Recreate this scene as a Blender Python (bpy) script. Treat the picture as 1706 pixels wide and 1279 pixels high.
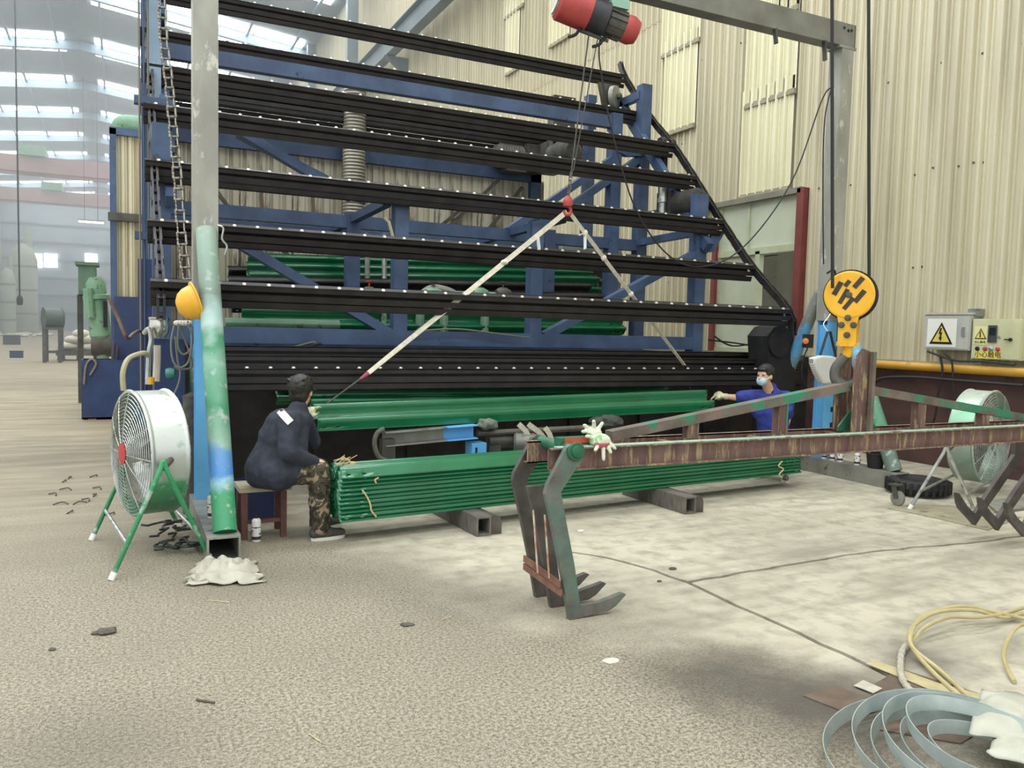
import bpy, bmesh, math, random
from math import sin, cos, pi, radians, sqrt, atan2
from mathutils import Vector, Matrix, noise

for o in list(bpy.data.objects):
    bpy.data.objects.remove(o, do_unlink=True)
scene = bpy.context.scene
COL = scene.collection

# ------------------------------------------------------------------ camera
# world: x runs along the gantry and the rack, y along the side wall into the hall, z up (metres)
VP_Y = (200.0, 532.0); VP_X = (3600.0, 618.0); PCX, PCY = 853.0, 639.5
FOC = sqrt(-((VP_Y[0]-PCX)*(VP_X[0]-PCX)+(VP_Y[1]-PCY)*(VP_X[1]-PCY)))
CAMH = 1.65
ax_y = Vector(((VP_Y[0]-PCX)/FOC, (PCY-VP_Y[1])/FOC, 1)).normalized()
ax_x = Vector(((VP_X[0]-PCX)/FOC, (PCY-VP_X[1])/FOC, 1)).normalized()
ax_z = ax_y.cross(ax_x)
if ax_z.y < 0: ax_z = -ax_z
def cam2w(c): return Vector((ax_x.dot(c), ax_y.dot(c), ax_z.dot(c)))
right, up, fwd = cam2w(Vector((1,0,0))), cam2w(Vector((0,1,0))), cam2w(Vector((0,0,1)))
CAM = Vector((0,0,CAMH))
cd = bpy.data.cameras.new('camera'); cam = bpy.data.objects.new('camera', cd); COL.objects.link(cam)
R = Matrix((right, up, -fwd)).transposed()
cam.matrix_world = Matrix.Translation(CAM) @ R.to_4x4()
cd.sensor_width = 36; cd.sensor_fit = 'HORIZONTAL'; cd.lens = FOC/1706*36; cd.clip_end = 400; cd.clip_start = 0.05
scene.camera = cam
def ray(x, y): return cam2w(Vector(((x-PCX)/FOC, (PCY-y)/FOC, 1)))
def PZ(x, y, z=0.0): r = ray(x, y); return CAM + r*((z-CAMH)/r.z)      # pixel -> point on a level plane
def PV(x, y, v): r = ray(x, y); return CAM + r*(v/r.y)                 # pixel -> point on a plane across the hall
def PU(x, y, u): r = ray(x, y); return CAM + r*(u/r.x)                 # pixel -> point on a plane along the hall

# ------------------------------------------------------------------ world + exposure
w = bpy.data.worlds.new('world'); scene.world = w; w.use_nodes = True
bg = w.node_tree.nodes['Background']; bg.inputs[0].default_value = (0.96, 0.99, 1.0, 1); bg.inputs[1].default_value = 0.75
vs = scene.view_settings; vs.view_transform = 'Standard'; vs.look = 'None'; vs.gamma = 1; vs.exposure = 0.95; vs.use_curve_mapping = False
SKYLIGHT_STRENGTH = 8.0
HAZE_DENSITY = 0.011

# ------------------------------------------------------------------ materials
def lin(h):
    h = h.lstrip('#'); c = [int(h[i:i+2], 16)/255 for i in (0, 2, 4)]
    return tuple(((x/12.92) if x <= .04045 else ((x+.055)/1.055)**2.4) for x in c)+(1,)
MATS = {}
def mat(name, a, b=None, scale=4.0, rough=.6, metal=0.0, c=None, cth=.6, cscale=8.0, stretch=None, bump=0.0, bscale=40.0,
        detail=5.0, coords='Object', lo=.35, hi=.65, spec=.5, coat=0.0, trans=0.0, alpha=1.0, csoft=.03):
    """two-tone noise colour (a..b), optional third tone c as patches, optional fine bump"""
    if name in MATS: return MATS[name]
    m = bpy.data.materials.new(name); m.use_nodes = True; nt = m.node_tree; N = nt.nodes; L = nt.links
    p = N['Principled BSDF']; p.inputs['Roughness'].default_value = rough; p.inputs['Metallic'].default_value = metal
    p.inputs['Specular IOR Level'].default_value = spec; p.inputs['Coat Weight'].default_value = coat
    p.inputs['Transmission Weight'].default_value = trans; p.inputs['Alpha'].default_value = alpha
    tc = N.new('ShaderNodeTexCoord'); mp = N.new('ShaderNodeMapping'); L.new(tc.outputs[coords], mp.inputs[0])
    if stretch: mp.inputs['Scale'].default_value = stretch
    col = None
    if b:
        n = N.new('ShaderNodeTexNoise'); n.inputs['Scale'].default_value = scale; n.inputs['Detail'].default_value = detail
        L.new(mp.outputs[0], n.inputs['Vector'])
        r = N.new('ShaderNodeValToRGB'); r.color_ramp.elements[0].position = lo; r.color_ramp.elements[1].position = hi
        r.color_ramp.elements[0].color = lin(a); r.color_ramp.elements[1].color = lin(b)
        L.new(n.outputs['Fac'], r.inputs[0]); col = r.outputs[0]
    else: p.inputs['Base Color'].default_value = lin(a)
    if c:
        n2 = N.new('ShaderNodeTexNoise'); n2.inputs['Scale'].default_value = cscale; n2.inputs['Detail'].default_value = 6
        n2.inputs['Roughness'].default_value = .65
        L.new(mp.outputs[0], n2.inputs['Vector'])
        r2 = N.new('ShaderNodeValToRGB'); r2.color_ramp.elements[0].position = cth-csoft; r2.color_ramp.elements[1].position = cth+csoft
        L.new(n2.outputs['Fac'], r2.inputs[0])
        mx = N.new('ShaderNodeMixRGB'); L.new(r2.outputs[0], mx.inputs[0])
        if col: L.new(col, mx.inputs[1])
        else: mx.inputs[1].default_value = lin(a)
        mx.inputs[2].default_value = lin(c); col = mx.outputs[0]
    if col: L.new(col, p.inputs['Base Color'])
    if bump:
        nb = N.new('ShaderNodeTexNoise'); nb.inputs['Scale'].default_value = bscale; nb.inputs['Detail'].default_value = 4
        L.new(mp.outputs[0], nb.inputs['Vector'])
        bp = N.new('ShaderNodeBump'); bp.inputs['Strength'].default_value = bump; bp.inputs['Distance'].default_value = .01
        L.new(nb.outputs['Fac'], bp.inputs['Height']); L.new(bp.outputs[0], p.inputs['Normal'])
    MATS[name] = m; return m
def emit(name, colr, s):
    m = bpy.data.materials.new(name); m.use_nodes = True; p = m.node_tree.nodes['Principled BSDF']
    p.inputs['Base Color'].default_value = (.8,.8,.8,1); p.inputs['Emission Color'].default_value = colr; p.inputs['Emission Strength'].default_value = s
    MATS[name] = m; return m

# ------------------------------------------------------------------ mesh builder
class MB:
    def __init__(s): s.v = []; s.f = []; s.m = []; s.mi = 0
    def add(s, vs_, fs):
        o = len(s.v); s.v += [Vector(x) for x in vs_]; s.f += [[i+o for i in q] for q in fs]; s.m += [s.mi]*len(fs); return s
    def box(s, c, size, rot=None):
        c = Vector(c); h = [x/2 for x in size]
        vv = [Vector((x*h[0], y*h[1], z*h[2])) for x in (-1,1) for y in (-1,1) for z in (-1,1)]
        if rot is not None: vv = [rot @ q for q in vv]
        return s.add([c+q for q in vv], [(0,1,3,2),(4,6,7,5),(0,4,5,1),(2,3,7,6),(0,2,6,4),(1,5,7,3)])
    def bmm(s, a, b):      # box between two corners
        a, b = Vector(a), Vector(b); return s.box((a+b)/2, [abs(x) for x in (b-a)])
    def beam(s, p, q, w, h, up=(0,0,1), ext=0):
        p, q = Vector(p), Vector(q); d = (q-p).normalized(); p = p-d*ext; q = q+d*ext
        upv = Vector(up)
        if abs(d.dot(upv)) > .98: upv = Vector((0,1,0))
        sd = d.cross(upv).normalized(); u2 = sd.cross(d)
        rot = Matrix((d, sd, u2)).transposed()
        return s.box((p+q)/2, ((q-p).length, w, h), rot)
    def hollow(s, p, q, w, h, t, up=(0,0,1)):   # open rectangular tube
        p, q = Vector(p), Vector(q); d = (q-p).normalized(); upv = Vector(up)
        if abs(d.dot(upv)) > .98: upv = Vector((0,1,0))
        sd = d.cross(upv).normalized(); u2 = sd.cross(d)
        for a, b, ww, hh in ((sd*(w-t)/2, 0, t, h), (-sd*(w-t)/2, 0, t, h), (u2*(h-t)/2, 0, w-2*t, t), (-u2*(h-t)/2, 0, w-2*t, t)):
            s.beam(p+a, q+a, ww, hh, up)
        return s
    def channel(s, p, q, w, h, t, up=(0,0,1), side=1):   # C section, open to one side
        p, q = Vector(p), Vector(q); d = (q-p).normalized(); upv = Vector(up)
        if abs(d.dot(upv)) > .98: upv = Vector((0,1,0))
        sd = d.cross(upv).normalized()*side; u2 = Vector(sd).cross(d)*side
        s.beam(p-sd*(w-t)/2, q-sd*(w-t)/2, t, h, up)
        s.beam(p+u2*(h-t)/2, q+u2*(h-t)/2, w, t, up); s.beam(p-u2*(h-t)/2, q-u2*(h-t)/2, w, t, up); return s
    def tube(s, pts, r, seg=8, closed=False, caps=True):
        pts = [Vector(p) for p in pts]; n = len(pts); rs = r if isinstance(r, (list, tuple)) else [r]*n
        o = len(s.v); prev = None
        for i, p in enumerate(pts):
            if closed: d = pts[(i+1) % n]-pts[i-1]
            else: d = pts[min(i+1, n-1)]-pts[max(i-1, 0)]
            d.normalize()
            if prev is None:
                a = Vector((0,0,1)) if abs(d.z) < .9 else Vector((1,0,0)); x = d.cross(a).normalized()
            else: x = (prev-d*prev.dot(d)).normalized()
            y = d.cross(x); prev = x
            for k in range(seg):
                t = 2*pi*k/seg; s.v.append(p+(x*cos(t)+y*sin(t))*rs[i])
        m = n if closed else n-1
        for i in range(m):
            for k in range(seg):
                a, b = o+i*seg+k, o+i*seg+(k+1) % seg; c, d2 = o+((i+1) % n)*seg+(k+1) % seg, o+((i+1) % n)*seg+k
                s.f.append([a, b, c, d2]); s.m.append(s.mi)
        if caps and not closed:
            s.f.append([o+k for k in reversed(range(seg))]); s.f.append([o+(n-1)*seg+k for k in range(seg)]); s.m += [s.mi]*2
        return s
    def lathe(s, prof, p=(0,0,0), axis=(0,0,1), seg=20, cap=False):     # prof: (r, h)
        ax = Vector(axis).normalized(); a = Vector((0,0,1)) if abs(ax.z) < .9 else Vector((1,0,0))
        x = ax.cross(a).normalized(); y = ax.cross(x); o = len(s.v); p = Vector(p); n = len(prof)
        for r, h in prof:
            for k in range(seg):
                t = 2*pi*k/seg; s.v.append(p+ax*h+(x*cos(t)+y*sin(t))*r)
        for i in range(n-1):
            for k in range(seg):
                s.f.append([o+i*seg+k, o+i*seg+(k+1) % seg, o+(i+1)*seg+(k+1) % seg, o+(i+1)*seg+k]); s.m.append(s.mi)
        if cap:
            s.f.append([o+k for k in reversed(range(seg))]); s.f.append([o+(n-1)*seg+k for k in range(seg)]); s.m += [s.mi]*2
        return s
    def prism(s, poly, d):       # poly: 3D points of a planar outline, d: extrusion vector
        d = Vector(d); n = len(poly); o = len(s.v); s.v += [Vector(p) for p in poly]+[Vector(p)+d for p in poly]
        s.f.append([o+i for i in range(n)]); s.f.append([o+n+i for i in reversed(range(n))])
        for i in range(n): s.f.append([o+i, o+n+i, o+n+(i+1) % n, o+(i+1) % n])
        s.m += [s.mi]*(n+2); return s
    def ball(s, c, r, seg=12, rings=8, sc=(1,1,1), rot=None):
        o = len(s.v); c = Vector(c); vv = []
        for i in range(rings+1):
            ph = pi*i/rings
            for k in range(seg):
                t = 2*pi*k/seg; q = Vector((r*sc[0]*sin(ph)*cos(t), r*sc[1]*sin(ph)*sin(t), r*sc[2]*cos(ph)))
                vv.append(c+(rot @ q if rot is not None else q))
        fs = [(i*seg+k, (i+1)*seg+k, (i+1)*seg+(k+1) % seg, i*seg+(k+1) % seg) for i in range(rings) for k in range(seg)]
        return s.add(vv, fs)
    def grid(s, fn, nu, nv):
        o = len(s.v)
        for i in range(nu+1):
            for j in range(nv+1): s.v.append(Vector(fn(i/nu, j/nv)))
        for i in range(nu):
            for j in range(nv):
                s.f.append([o+i*(nv+1)+j, o+(i+1)*(nv+1)+j, o+(i+1)*(nv+1)+j+1, o+i*(nv+1)+j+1]); s.m.append(s.mi)
        return s
    def mesh(s, name, mats, off=Vector((0,0,0)), smooth=30, fixn=True):
        me = bpy.data.meshes.new(name); me.from_pydata([v-off for v in s.v], [], s.f)
        for m in (mats if isinstance(mats, (list, tuple)) else [mats]): me.materials.append(m)
        if any(s.m): me.polygons.foreach_set('material_index', s.m)
        if fixn:
            bm = bmesh.new(); bm.from_mesh(me); bmesh.ops.recalc_face_normals(bm, faces=bm.faces); bm.to_mesh(me); bm.free()
        if smooth:
            me.shade_smooth(); me.set_sharp_from_angle(angle=radians(smooth))
        return me
WLOC = {}
def link(name, me, parent=None, loc=None):
    o = bpy.data.objects.new(name, me); COL.objects.link(o)
    if parent is not None: o.parent = parent
    if loc is not None: o.location = loc
    return o
def thing(name, label, cat, loc=(0,0,0), group=None):
    o = bpy.data.objects.new(name, None); COL.objects.link(o); o.empty_display_size = .1
    o.location = loc; WLOC[o.name] = Vector(loc); tag(o, label, cat, group); return o
def tag(o, label=None, cat=None, group=None, kind=None):
    if label: o['label'] = label
    if cat: o['category'] = cat
    if group: o['group'] = group
    if kind: o['kind'] = kind
    return o
def part(name, mb, mats, parent, smooth=30, label=None, kind=None):
    off = WLOC[parent.name]; o = link(name, mb.mesh(name, mats, off, smooth), parent); WLOC[o.name] = off
    if label: o['label'] = label
    if kind: o['kind'] = kind
    return o
def solo(name, mb, mats, label=None, cat=None, group=None, kind=None, smooth=30, loc=None):
    if loc is None:
        xs = [v.x for v in mb.v]; ys = [v.y for v in mb.v]; zs = [v.z for v in mb.v]
        loc = Vector(((min(xs)+max(xs))/2, (min(ys)+max(ys))/2, min(zs)))
    loc = Vector(loc); o = link(name, mb.mesh(name, mats, loc, smooth), None, loc); WLOC[o.name] = loc
    return tag(o, label, cat, group, kind)
def struct(name, mb, mats, label=None, smooth=30, cat=None): return solo(name, mb, mats, label, cat, None, 'structure', smooth)
def copy_tree(o, parent=None, loc=None):
    c = o.copy(); COL.objects.link(c)
    if parent is not None: c.parent = parent
    if loc is not None: c.location = loc
    for ch in list(o.children): copy_tree(ch, c)
    return c
def catmull(pts, n=8, closed=False):
    P = [Vector(p) for p in pts]; out = []; m = len(P)
    rng = range(m) if closed else range(m-1)
    for i in rng:
        g = (lambda k: P[k % m]) if closed else (lambda k: P[max(0, min(m-1, k))])
        a, b, c, d = g(i-1), g(i), g(i+1), g(i+2)
        for k in range(n):
            t = k/n; out.append(.5*((2*b)+(c-a)*t+(2*a-5*b+4*c-d)*t*t+(3*b-a-3*c+d)*t**3))
    if not closed: out.append(P[-1])
    return out
X, Y, Z = Vector((1,0,0)), Vector((0,1,0)), Vector((0,0,1))
rnd = random.Random(7)

# palette
BLUE = mat('rack_blue_paint', '#3a4b68', '#495e7f', 3.0, .5, c='#2a3036', cth=.68, cscale=5, bump=.1, bscale=30)
LBLUE = mat('light_blue_paint', '#5fa9dd', '#6fb8ea', 3, .45, c='#456f8f', cth=.72, cscale=6)
BLACK = mat('black_oily_steel', '#221f20', '#312d2d', 6, .42, .2, bump=.08)
BLACK2 = mat('black_rubber', '#161616', '#222222', 8, .7)
STEEL = mat('grey_steel', '#84847c', '#9c9c92', 5, .45, .35, c='#66665f', cth=.62, bump=.05)
GALV = mat('galvanised_steel', '#a5aaa6', '#c9cdc8', 9, .33, .75, c='#878c88', cth=.6, cscale=14)
DSTEEL = mat('dark_grey_steel', '#45443f', '#5b5953', 6, .55, .25, bump=.1)
CREAM = mat('cream_sheet', '#c9c2a4', '#d8d2b8', 1.5, .5, c='#a79d80', cth=.66, cscale=2.5, stretch=(1,1,.25))
GREEN = mat('green_gloss_paint', '#17633f', '#1b6e48', 3, .2, coat=.35, spec=.6)
DGREEN = mat('dark_green_paint', '#1c5c40', '#2a6f4e', 5, .5, c='#3b4a40', cth=.6)
MGREEN = mat('machine_green_paint', '#6c9378', '#7fa589', 4, .5, c='#4d6654', cth=.62)
YELLOW = mat('yellow_paint', '#e0a41c', '#efb62c', 6, .45, c='#b98a20', cth=.7, cscale=10)
RUST = mat('rusty_brown_paint', '#5d4640', '#7d625a', 7, .7, c='#a3906a', cth=.575, cscale=26, stretch=(1,1,.16), bump=.3, csoft=.05)
RUST2 = mat('rust_green_paint', '#5c5248', '#78695f', 6, .62, c='#2f7a5c', cth=.55, cscale=3.2, bump=.2)
CLAWM = mat('claw_worn_paint', '#5b5853', '#76736c', 9, .55, .2, c='#4d7f6c', cth=.58, cscale=2.6, bump=.25, csoft=.12)
BROWN = mat('maroon_wall_paint', '#4a3431', '#5c423d', 2.5, .6, c='#6f6a62', cth=.7)
WHITE = mat('white_paint', '#e8e8e4', '#f4f4f0', 4, .5)
ROPE = mat('sling_webbing', '#c9c2ac', '#ddd7c4', 25, .85, bump=.3, bscale=120)
CABLE = mat('black_cable', '#1c1c1c', None, rough=.6)
GCABLE = mat('grey_cable', '#77756c', None, rough=.6)
WOOD = mat('wood_brown', '#6d5142', '#856552', 12, .75, stretch=(1,1,8), bump=.2)
RED = mat('red_paint', '#a23c39', '#b54a46', 6, .5, c='#7a2c2a', cth=.66)
SKIN = mat('skin', '#c79a7d', '#d3a88c', 8, .55)
GLASS = mat('pale_window_glass', '#b9bfa8', '#c5cab4', 2, .25)
# ================================================================== the hall
WU, EAVE, RIDGE_U, RIDGE_Z = 9.6, 16.55, -2.0, 17.85
LWU, LEAVE, FARV, NEARV = -13.6, 16.55, 122.0, -14.0
# ---- floor : a dirt bed with three slabs and open joints between them
def floor_mat():
    m = bpy.data.materials.new('worn_concrete'); m.use_nodes = True; nt = m.node_tree; N = nt.nodes; L = nt.links; p = N['Principled BSDF']
    g = N.new('ShaderNodeNewGeometry')
    def noise_(s, d=6, r=.6, vec=None):
        n = N.new('ShaderNodeTexNoise'); n.inputs['Scale'].default_value = s; n.inputs['Detail'].default_value = d; n.inputs['Roughness'].default_value = r
        L.new(vec or g.outputs['Position'], n.inputs['Vector']); return n.outputs['Fac']
    def ramp(fac, a, b, ca=(0,0,0,1), cb=(1,1,1,1)):
        r = N.new('ShaderNodeValToRGB'); r.color_ramp.elements[0].position = a; r.color_ramp.elements[1].position = b
        r.color_ramp.elements[0].color = ca; r.color_ramp.elements[1].color = cb; L.new(fac, r.inputs[0]); return r.outputs[0]
    def mix(f, a, b, mode='MIX'):
        x = N.new('ShaderNodeMixRGB'); x.blend_type = mode
        if hasattr(f, 'links'): L.new(f, x.inputs[0])
        else: x.inputs[0].default_value = f
        for k, s in ((1, a), (2, b)):
            if hasattr(s, 'links'): L.new(s, x.inputs[k])
            else: x.inputs[k].default_value = s
        return x.outputs[0]
    def math_(op, a, b):
        x = N.new('ShaderNodeMath'); x.operation = op; x.use_clamp = False
        for k, s in ((0, a), (1, b)):
            if hasattr(s, 'links'): L.new(s, x.inputs[k])
            else: x.inputs[k].default_value = s
        return x.outputs[0]
    sep = N.new('ShaderNodeSeparateXYZ'); L.new(g.outputs['Position'], sep.inputs[0])
    # smooth concrete
    conc = ramp(noise_(.9), .3, .7, lin('#aca693'), lin('#c6bfab'))
    conc = mix(ramp(noise_(6, 8), .45, .75), conc, lin('#8f897a'))
    st = N.new('ShaderNodeMapping'); st.inputs['Scale'].default_value = (.5, 3.2, 1); L.new(g.outputs['Position'], st.inputs[0])
    conc = mix(ramp(noise_(1.0, 5, .6, st.outputs[0]), .5, .72), conc, lin('#958f7f'))
    # coarse exposed aggregate
    asp = ramp(noise_(60, 3, .8), .38, .62, lin('#575146'), lin('#aca28d'))
    asp = mix(ramp(noise_(.55, 4), .35, .65), asp, mix(.5, asp, lin('#706858')))
    asp = mix(ramp(noise_(160, 2), .6, .68), asp, lin('#c4bfb0'))
    farl = ramp(math_('MULTIPLY', sep.outputs['Y'], .1), .55, .95)
    asp = mix(farl, asp, ramp(noise_(1.3, 7, .65, st.outputs[0]), .32, .68, lin('#7d735f'), lin('#a89d86')))
    # the coarse part lies nearer than a wavering line; smooth slab beyond
    d = math_('ADD', math_('MULTIPLY', sep.outputs['X'], 1.0), math_('MULTIPLY', math_('MINIMUM', sep.outputs['Y'], 6.6), .42))
    d = math_('ADD', d, math_('MULTIPLY', noise_(.8, 6, .62), 2.2))
    f = ramp(math_('MULTIPLY', d, .1), .475, .56)
    col = mix(f, asp, conc)
    # oily patches
    oil = N.new('ShaderNodeVectorMath'); oil.operation = 'DISTANCE'
    def patch(pt, rad, strength, colr):
        nonlocal col
        dn = N.new('ShaderNodeVectorMath'); dn.operation = 'DISTANCE'; L.new(g.outputs['Position'], dn.inputs[0]); dn.inputs[1].default_value = pt
        q = math_('ADD', dn.outputs['Value'], math_('MULTIPLY', noise_(2.2, 6, .7), rad*1.4))
        ff = ramp(math_('DIVIDE', q, rad*2), .45, .95, (strength,)*3+(1,), (0,0,0,1))
        col = mix(ff, col, colr)
    for (x, y, r, s) in ((1180,1120,.42,.75),(1330,1170,.55,.8),(1480,1190,.5,.8),(1540,1100,.35,.6),(770,990,.55,.35),(600,960,.5,.3),(150,1250,.5,.3),(60,760,1.6,.3),(420,960,.5,.25),(100,640,2.5,.3)):
        patch(tuple(PZ(x, y)), r, s, lin('#4b463f'))
    L.new(col, p.inputs['Base Color'])
    p.inputs['Roughness'].default_value = .78
    bh = mix(f, noise_(70, 3, .8), noise_(25, 4, .6))
    b = N.new('ShaderNodeBump'); b.inputs['Strength'].default_value = .45; b.inputs['Distance'].default_value = .012; L.new(bh, b.inputs['Height'])
    L.new(b.outputs[0], p.inputs['Normal'])
    return m
FLOORM = floor_mat()
bed = MB(); bed.bmm((LWU-1, NEARV-6, -.12), (WU+1, FARV+1, -.035))
floor = struct('floor', bed, mat('joint_dirt', '#26221c', '#383329', 20, .9), 'worn concrete factory floor')
WLOC[floor.name] = Vector(floor.location)
joint1 = [(866,838),(876,880),(890,905),(948,919),(1012,929),(1090,950),(1145,970),(1200,996),(1290,1036),(1370,1073),(1440,1105),(1560,1165),(1706,1243)]
J1 = [PZ(*q) for q in joint1]
a0 = J1[0]+(J1[0]-J1[1]).normalized()*.2; dirl = (J1[-1]-J1[4]).normalized(); aE = J1[-1]+dirl*6
J1 = [Vector((a0.x-.5, a0.y+3.5, 0)), Vector((a0.x-.1, a0.y+.8, 0))]+J1+[aE]
J2 = [PZ(*q) for q in [(1145,970),(1230,955),(1300,943),(1370,932),(1430,922),(1520,912),(1610,905)]]
J2 += [Vector((WU-.3, J2[-1].y-.1, 0))]
def wob(pts, amp, seed):
    out = []
    for i in range(len(pts)-1):
        a, b = pts[i], pts[i+1]; n = max(2, int((b-a).length/.12))
        for k in range(n):
            q = a.lerp(b, k/n); h = noise.noise(Vector((q.x*5+seed, q.y*5, seed))); d = (b-a).normalized()
            out.append(q+Vector((-d.y, d.x, 0))*h*amp)
    return out+[pts[-1]]
def offset(pts, d):
    out = []
    for i, q in enumerate(pts):
        t = (pts[min(i+1, len(pts)-1)]-pts[max(i-1, 0)]).normalized(); out.append(q+Vector((-t.y, t.x, 0))*d)
    return out
jl = wob(J1, .03, 1.0); gap = .018
ji = max(range(len(jl)), key=lambda i: -(jl[i]-J2[0]).length)
j2 = wob([jl[ji]]+J2[1:], .025, 4.0)
L_side = offset(jl, -gap)      # right-hand side of travel direction
R_side = offset(jl, gap)
def slab(poly, top=0.0):
    mb = MB(); mb.prism([Vector((q.x, q.y, top)) for q in poly], (0,0,-.05)); me_o = part('slab', mb, FLOORM, floor, smooth=0); return me_o
# travel goes from far to near: left-of-travel is the +x side
far_y = 9.0
plus = R_side if R_side[10].x > L_side[10].x else L_side
minus = L_side if plus is R_side else R_side
ta = offset(j2, gap); tb = offset(j2, -gap)
upper, lower = (ta, tb) if ta[5].y > tb[5].y else (tb, ta)
xl, xr = LWU-1, WU+1
slab([Vector((xl, NEARV-6, 0)), Vector((minus[-1].x, NEARV-6, 0))]+list(reversed(minus))+[Vector((minus[0].x, FARV, 0)), Vector((xl, FARV, 0))])
slab(plus[:ji]+[plus[ji]+Y*.02]+upper[1:]+[Vector((xr, upper[-1].y, 0)), Vector((xr, FARV, 0)), Vector((plus[0].x, FARV, 0))])
slab([plus[ji]-Y*.02]+lower[1:]+[Vector((xr, lower[-1].y, 0)), Vector((xr, NEARV-6, 0)), Vector((plus[-1].x, NEARV-6, 0))]+list(reversed(plus[ji+1:])))

# ---- side wall : ribbed steel sheets above a low painted base
PITCH = .19
def sheet_mesh(h, ribs, name, m, depth=.048):
    mb = MB(); prof = []
    for i in range(ribs):
        y = i*PITCH
        prof += [(0, y), (0, y+.075), (-depth*.45, y+.085), (-depth*.45, y+.1), (0, y+.11), (0, y+.13), (-depth, y+.145), (-depth, y+.175)]
    prof.append((0, ribs*PITCH))
    n = len(prof); vs_ = [(x, y, z) for z in (0, h) for x, y in prof]
    mb.add(vs_, [(i, i+1, n+i+1, n+i) for i in range(n-1)])
    me = mb.mesh(name, m, smooth=0, fixn=False); return me
WALLM = mat('ribbed_wall_sheet', '#bfb79a', '#d3ccb2', 1.2, .5, c='#ada48b', cth=.62, cscale=2.4, stretch=(1,1,.08), coords='Object', csoft=.16)
wallb = MB(); wallb.bmm((WU+.02, NEARV, 0), (WU+.35, FARV, 1.33))
wall_right = struct('wall_right', wallb, BROWN, 'ribbed cream steel side wall above a maroon base')
WLOC[wall_right.name] = Vector(wall_right.location)
WV0, WV1, WZ0, WZ1 = 9.46, 11.55, 1.36, 3.9      # the window opening
SW = PITCH*5; cache = {}
def sheet(v, z0, z1, m=WALLM, du=0.0, ribs=5, nm='wall_panel'):
    key = (round(z1-z0, 3), m.name, ribs)
    if key not in cache: cache[key] = sheet_mesh(z1-z0, ribs, nm, m)
    o = link(nm, cache[key], wall_right); o.location = Vector((WU+du, v, z0))-WLOC[wall_right.name]; return o
v = WV0-SW*12; cols = []
while v < 58: cols.append(v); v += SW
for i, v in enumerate(cols):
    mid = v+SW/2
    z0 = WZ1 if WV0-.1 < mid < WV1+.1 else 1.33
    if abs(mid-(WV0+SW*1.5)) < SW*.8 and z0 == 1.33: z0 = 1.33
    sheet(v, z0, 7.9, du=.0 if i % 2 else -.006)
    sheet(v, 7.75, EAVE, du=-.012 if i % 2 else -.018)
WV1 = WV0+SW*2
rest = MB()
ny = int((FARV-cols[-1]-SW)/.4)
for i in range(ny):
    y = cols[-1]+SW+i*.4; rest.bmm((WU, y, 1.33), (WU+.03, y+.4, EAVE)); rest.bmm((WU-.035, y+.15, 1.33), (WU, y+.2, EAVE))
part('far_wall_sheets', rest, WALLM, wall_right, smooth=0, kind='stuff')
# translucent light sheets set in the wall, each with a grimy lower lap
LIGHTS = mat('translucent_light_sheet', '#d9d4b2', '#e4dfc0', 2, .35, stretch=(1,1,.2), coords='Object')
LAP = mat('grimy_lap', '#8d8772', '#a19a84', 6, .7)
def light_sheet(px0, py0, px1, py1, h):
    a, b = PU(px0, py0, WU), PU(px1, py1, WU); y0, y1 = min(a.y, b.y), max(a.y, b.y); z0 = (a.z+b.z)/2
    nr = max(2, round((y1-y0)/PITCH)); o = sheet(y0, z0, z0+h, LIGHTS, -.075, nr, 'light_panel')
    mb = MB(); mb.bmm((WU-.118, y0, z0-.05), (WU-.06, y0+nr*PITCH, z0+.03)); part('lap_flashing', mb, LAP, wall_right, 0)
for q in ((1253,178,1332,150,1.75),(1296,30,1338,12,1.6),(1112,95,1172,64,1.7),(1107,228,1163,207,1.75),(919,80,953,59,1.8),(847,29,877,10,1.8),(845,128,868,112,1.8),(1243,330,1322,312,1.75)):
    light_sheet(*q)
# screws on the sheets
sc = MB()
for k in range(260):
    y = WV0-SW*8+rnd.random()*24; z = rnd.choice([2.6, 3.9, 5.2, 6.6, 7.85])+rnd.uniform(-.05, .05)
    sc.box((WU-.004, y, z), (.02, .02, .02))
part('screws', sc, DSTEEL, wall_right, 0, kind='stuff')
tr = MB(); tr.bmm((WU-.09, NEARV, 1.31), (WU+.02, FARV, 1.37)); struct('trim_1', tr, mat('sill_flashing', '#8e8a78', '#a09b88', 3, .6), 'flashing strip along the foot of the ribbed wall')
tr = MB(); tr.bmm((WU-.05, WV0-.05, WZ1-.02), (WU-.12, WV1+1.1, WZ1+.07)); struct('trim_2', tr, mat('header_flashing', '#6f6b5c', '#827d6c', 3, .6), 'dark flashing over the side window')
# ---- window in the side wall
win = thing('window_1', 'wide steel framed side window with maroon jamb behind the rack', None, (WU, (WV0+WV1)/2, WZ0)); win['kind'] = 'structure'
FRM = mat('pale_window_frame', '#aab08f', '#b9bf9f', 4, .5)
mb = MB(); zt = WZ1-.85
mid = WV0+(WV1-WV0)*.47
mb.bmm((WU-.06, WV0, WZ0), (WU+.04, WV1, WZ0+.07)); mb.bmm((WU-.06, WV0, zt-.05), (WU+.04, WV1, zt+.06)); mb.bmm((WU-.06, mid-.05, WZ0), (WU+.04, mid+.05, zt))
mb.bmm((WU-.05, WV1-.06, WZ0), (WU+.04, WV1, WZ1)); mb.bmm((WU-.04, mid+.25, zt), (WU+.03, mid+.29, WZ1))
part('window_frame', mb, FRM, win)
for (y0, y1, z0, z1) in ((WV0+.05, mid+.25, zt+.06, WZ1), (mid+.29, WV1-.06, zt+.06, WZ1), (mid+.05, WV1-.06, WZ0+.07, zt-.05)):
    mb = MB(); mb.bmm((WU-.01, y0, z0), (WU+.01, y1, z1)); part('pane', mb, GLASS, win, 0)
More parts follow.
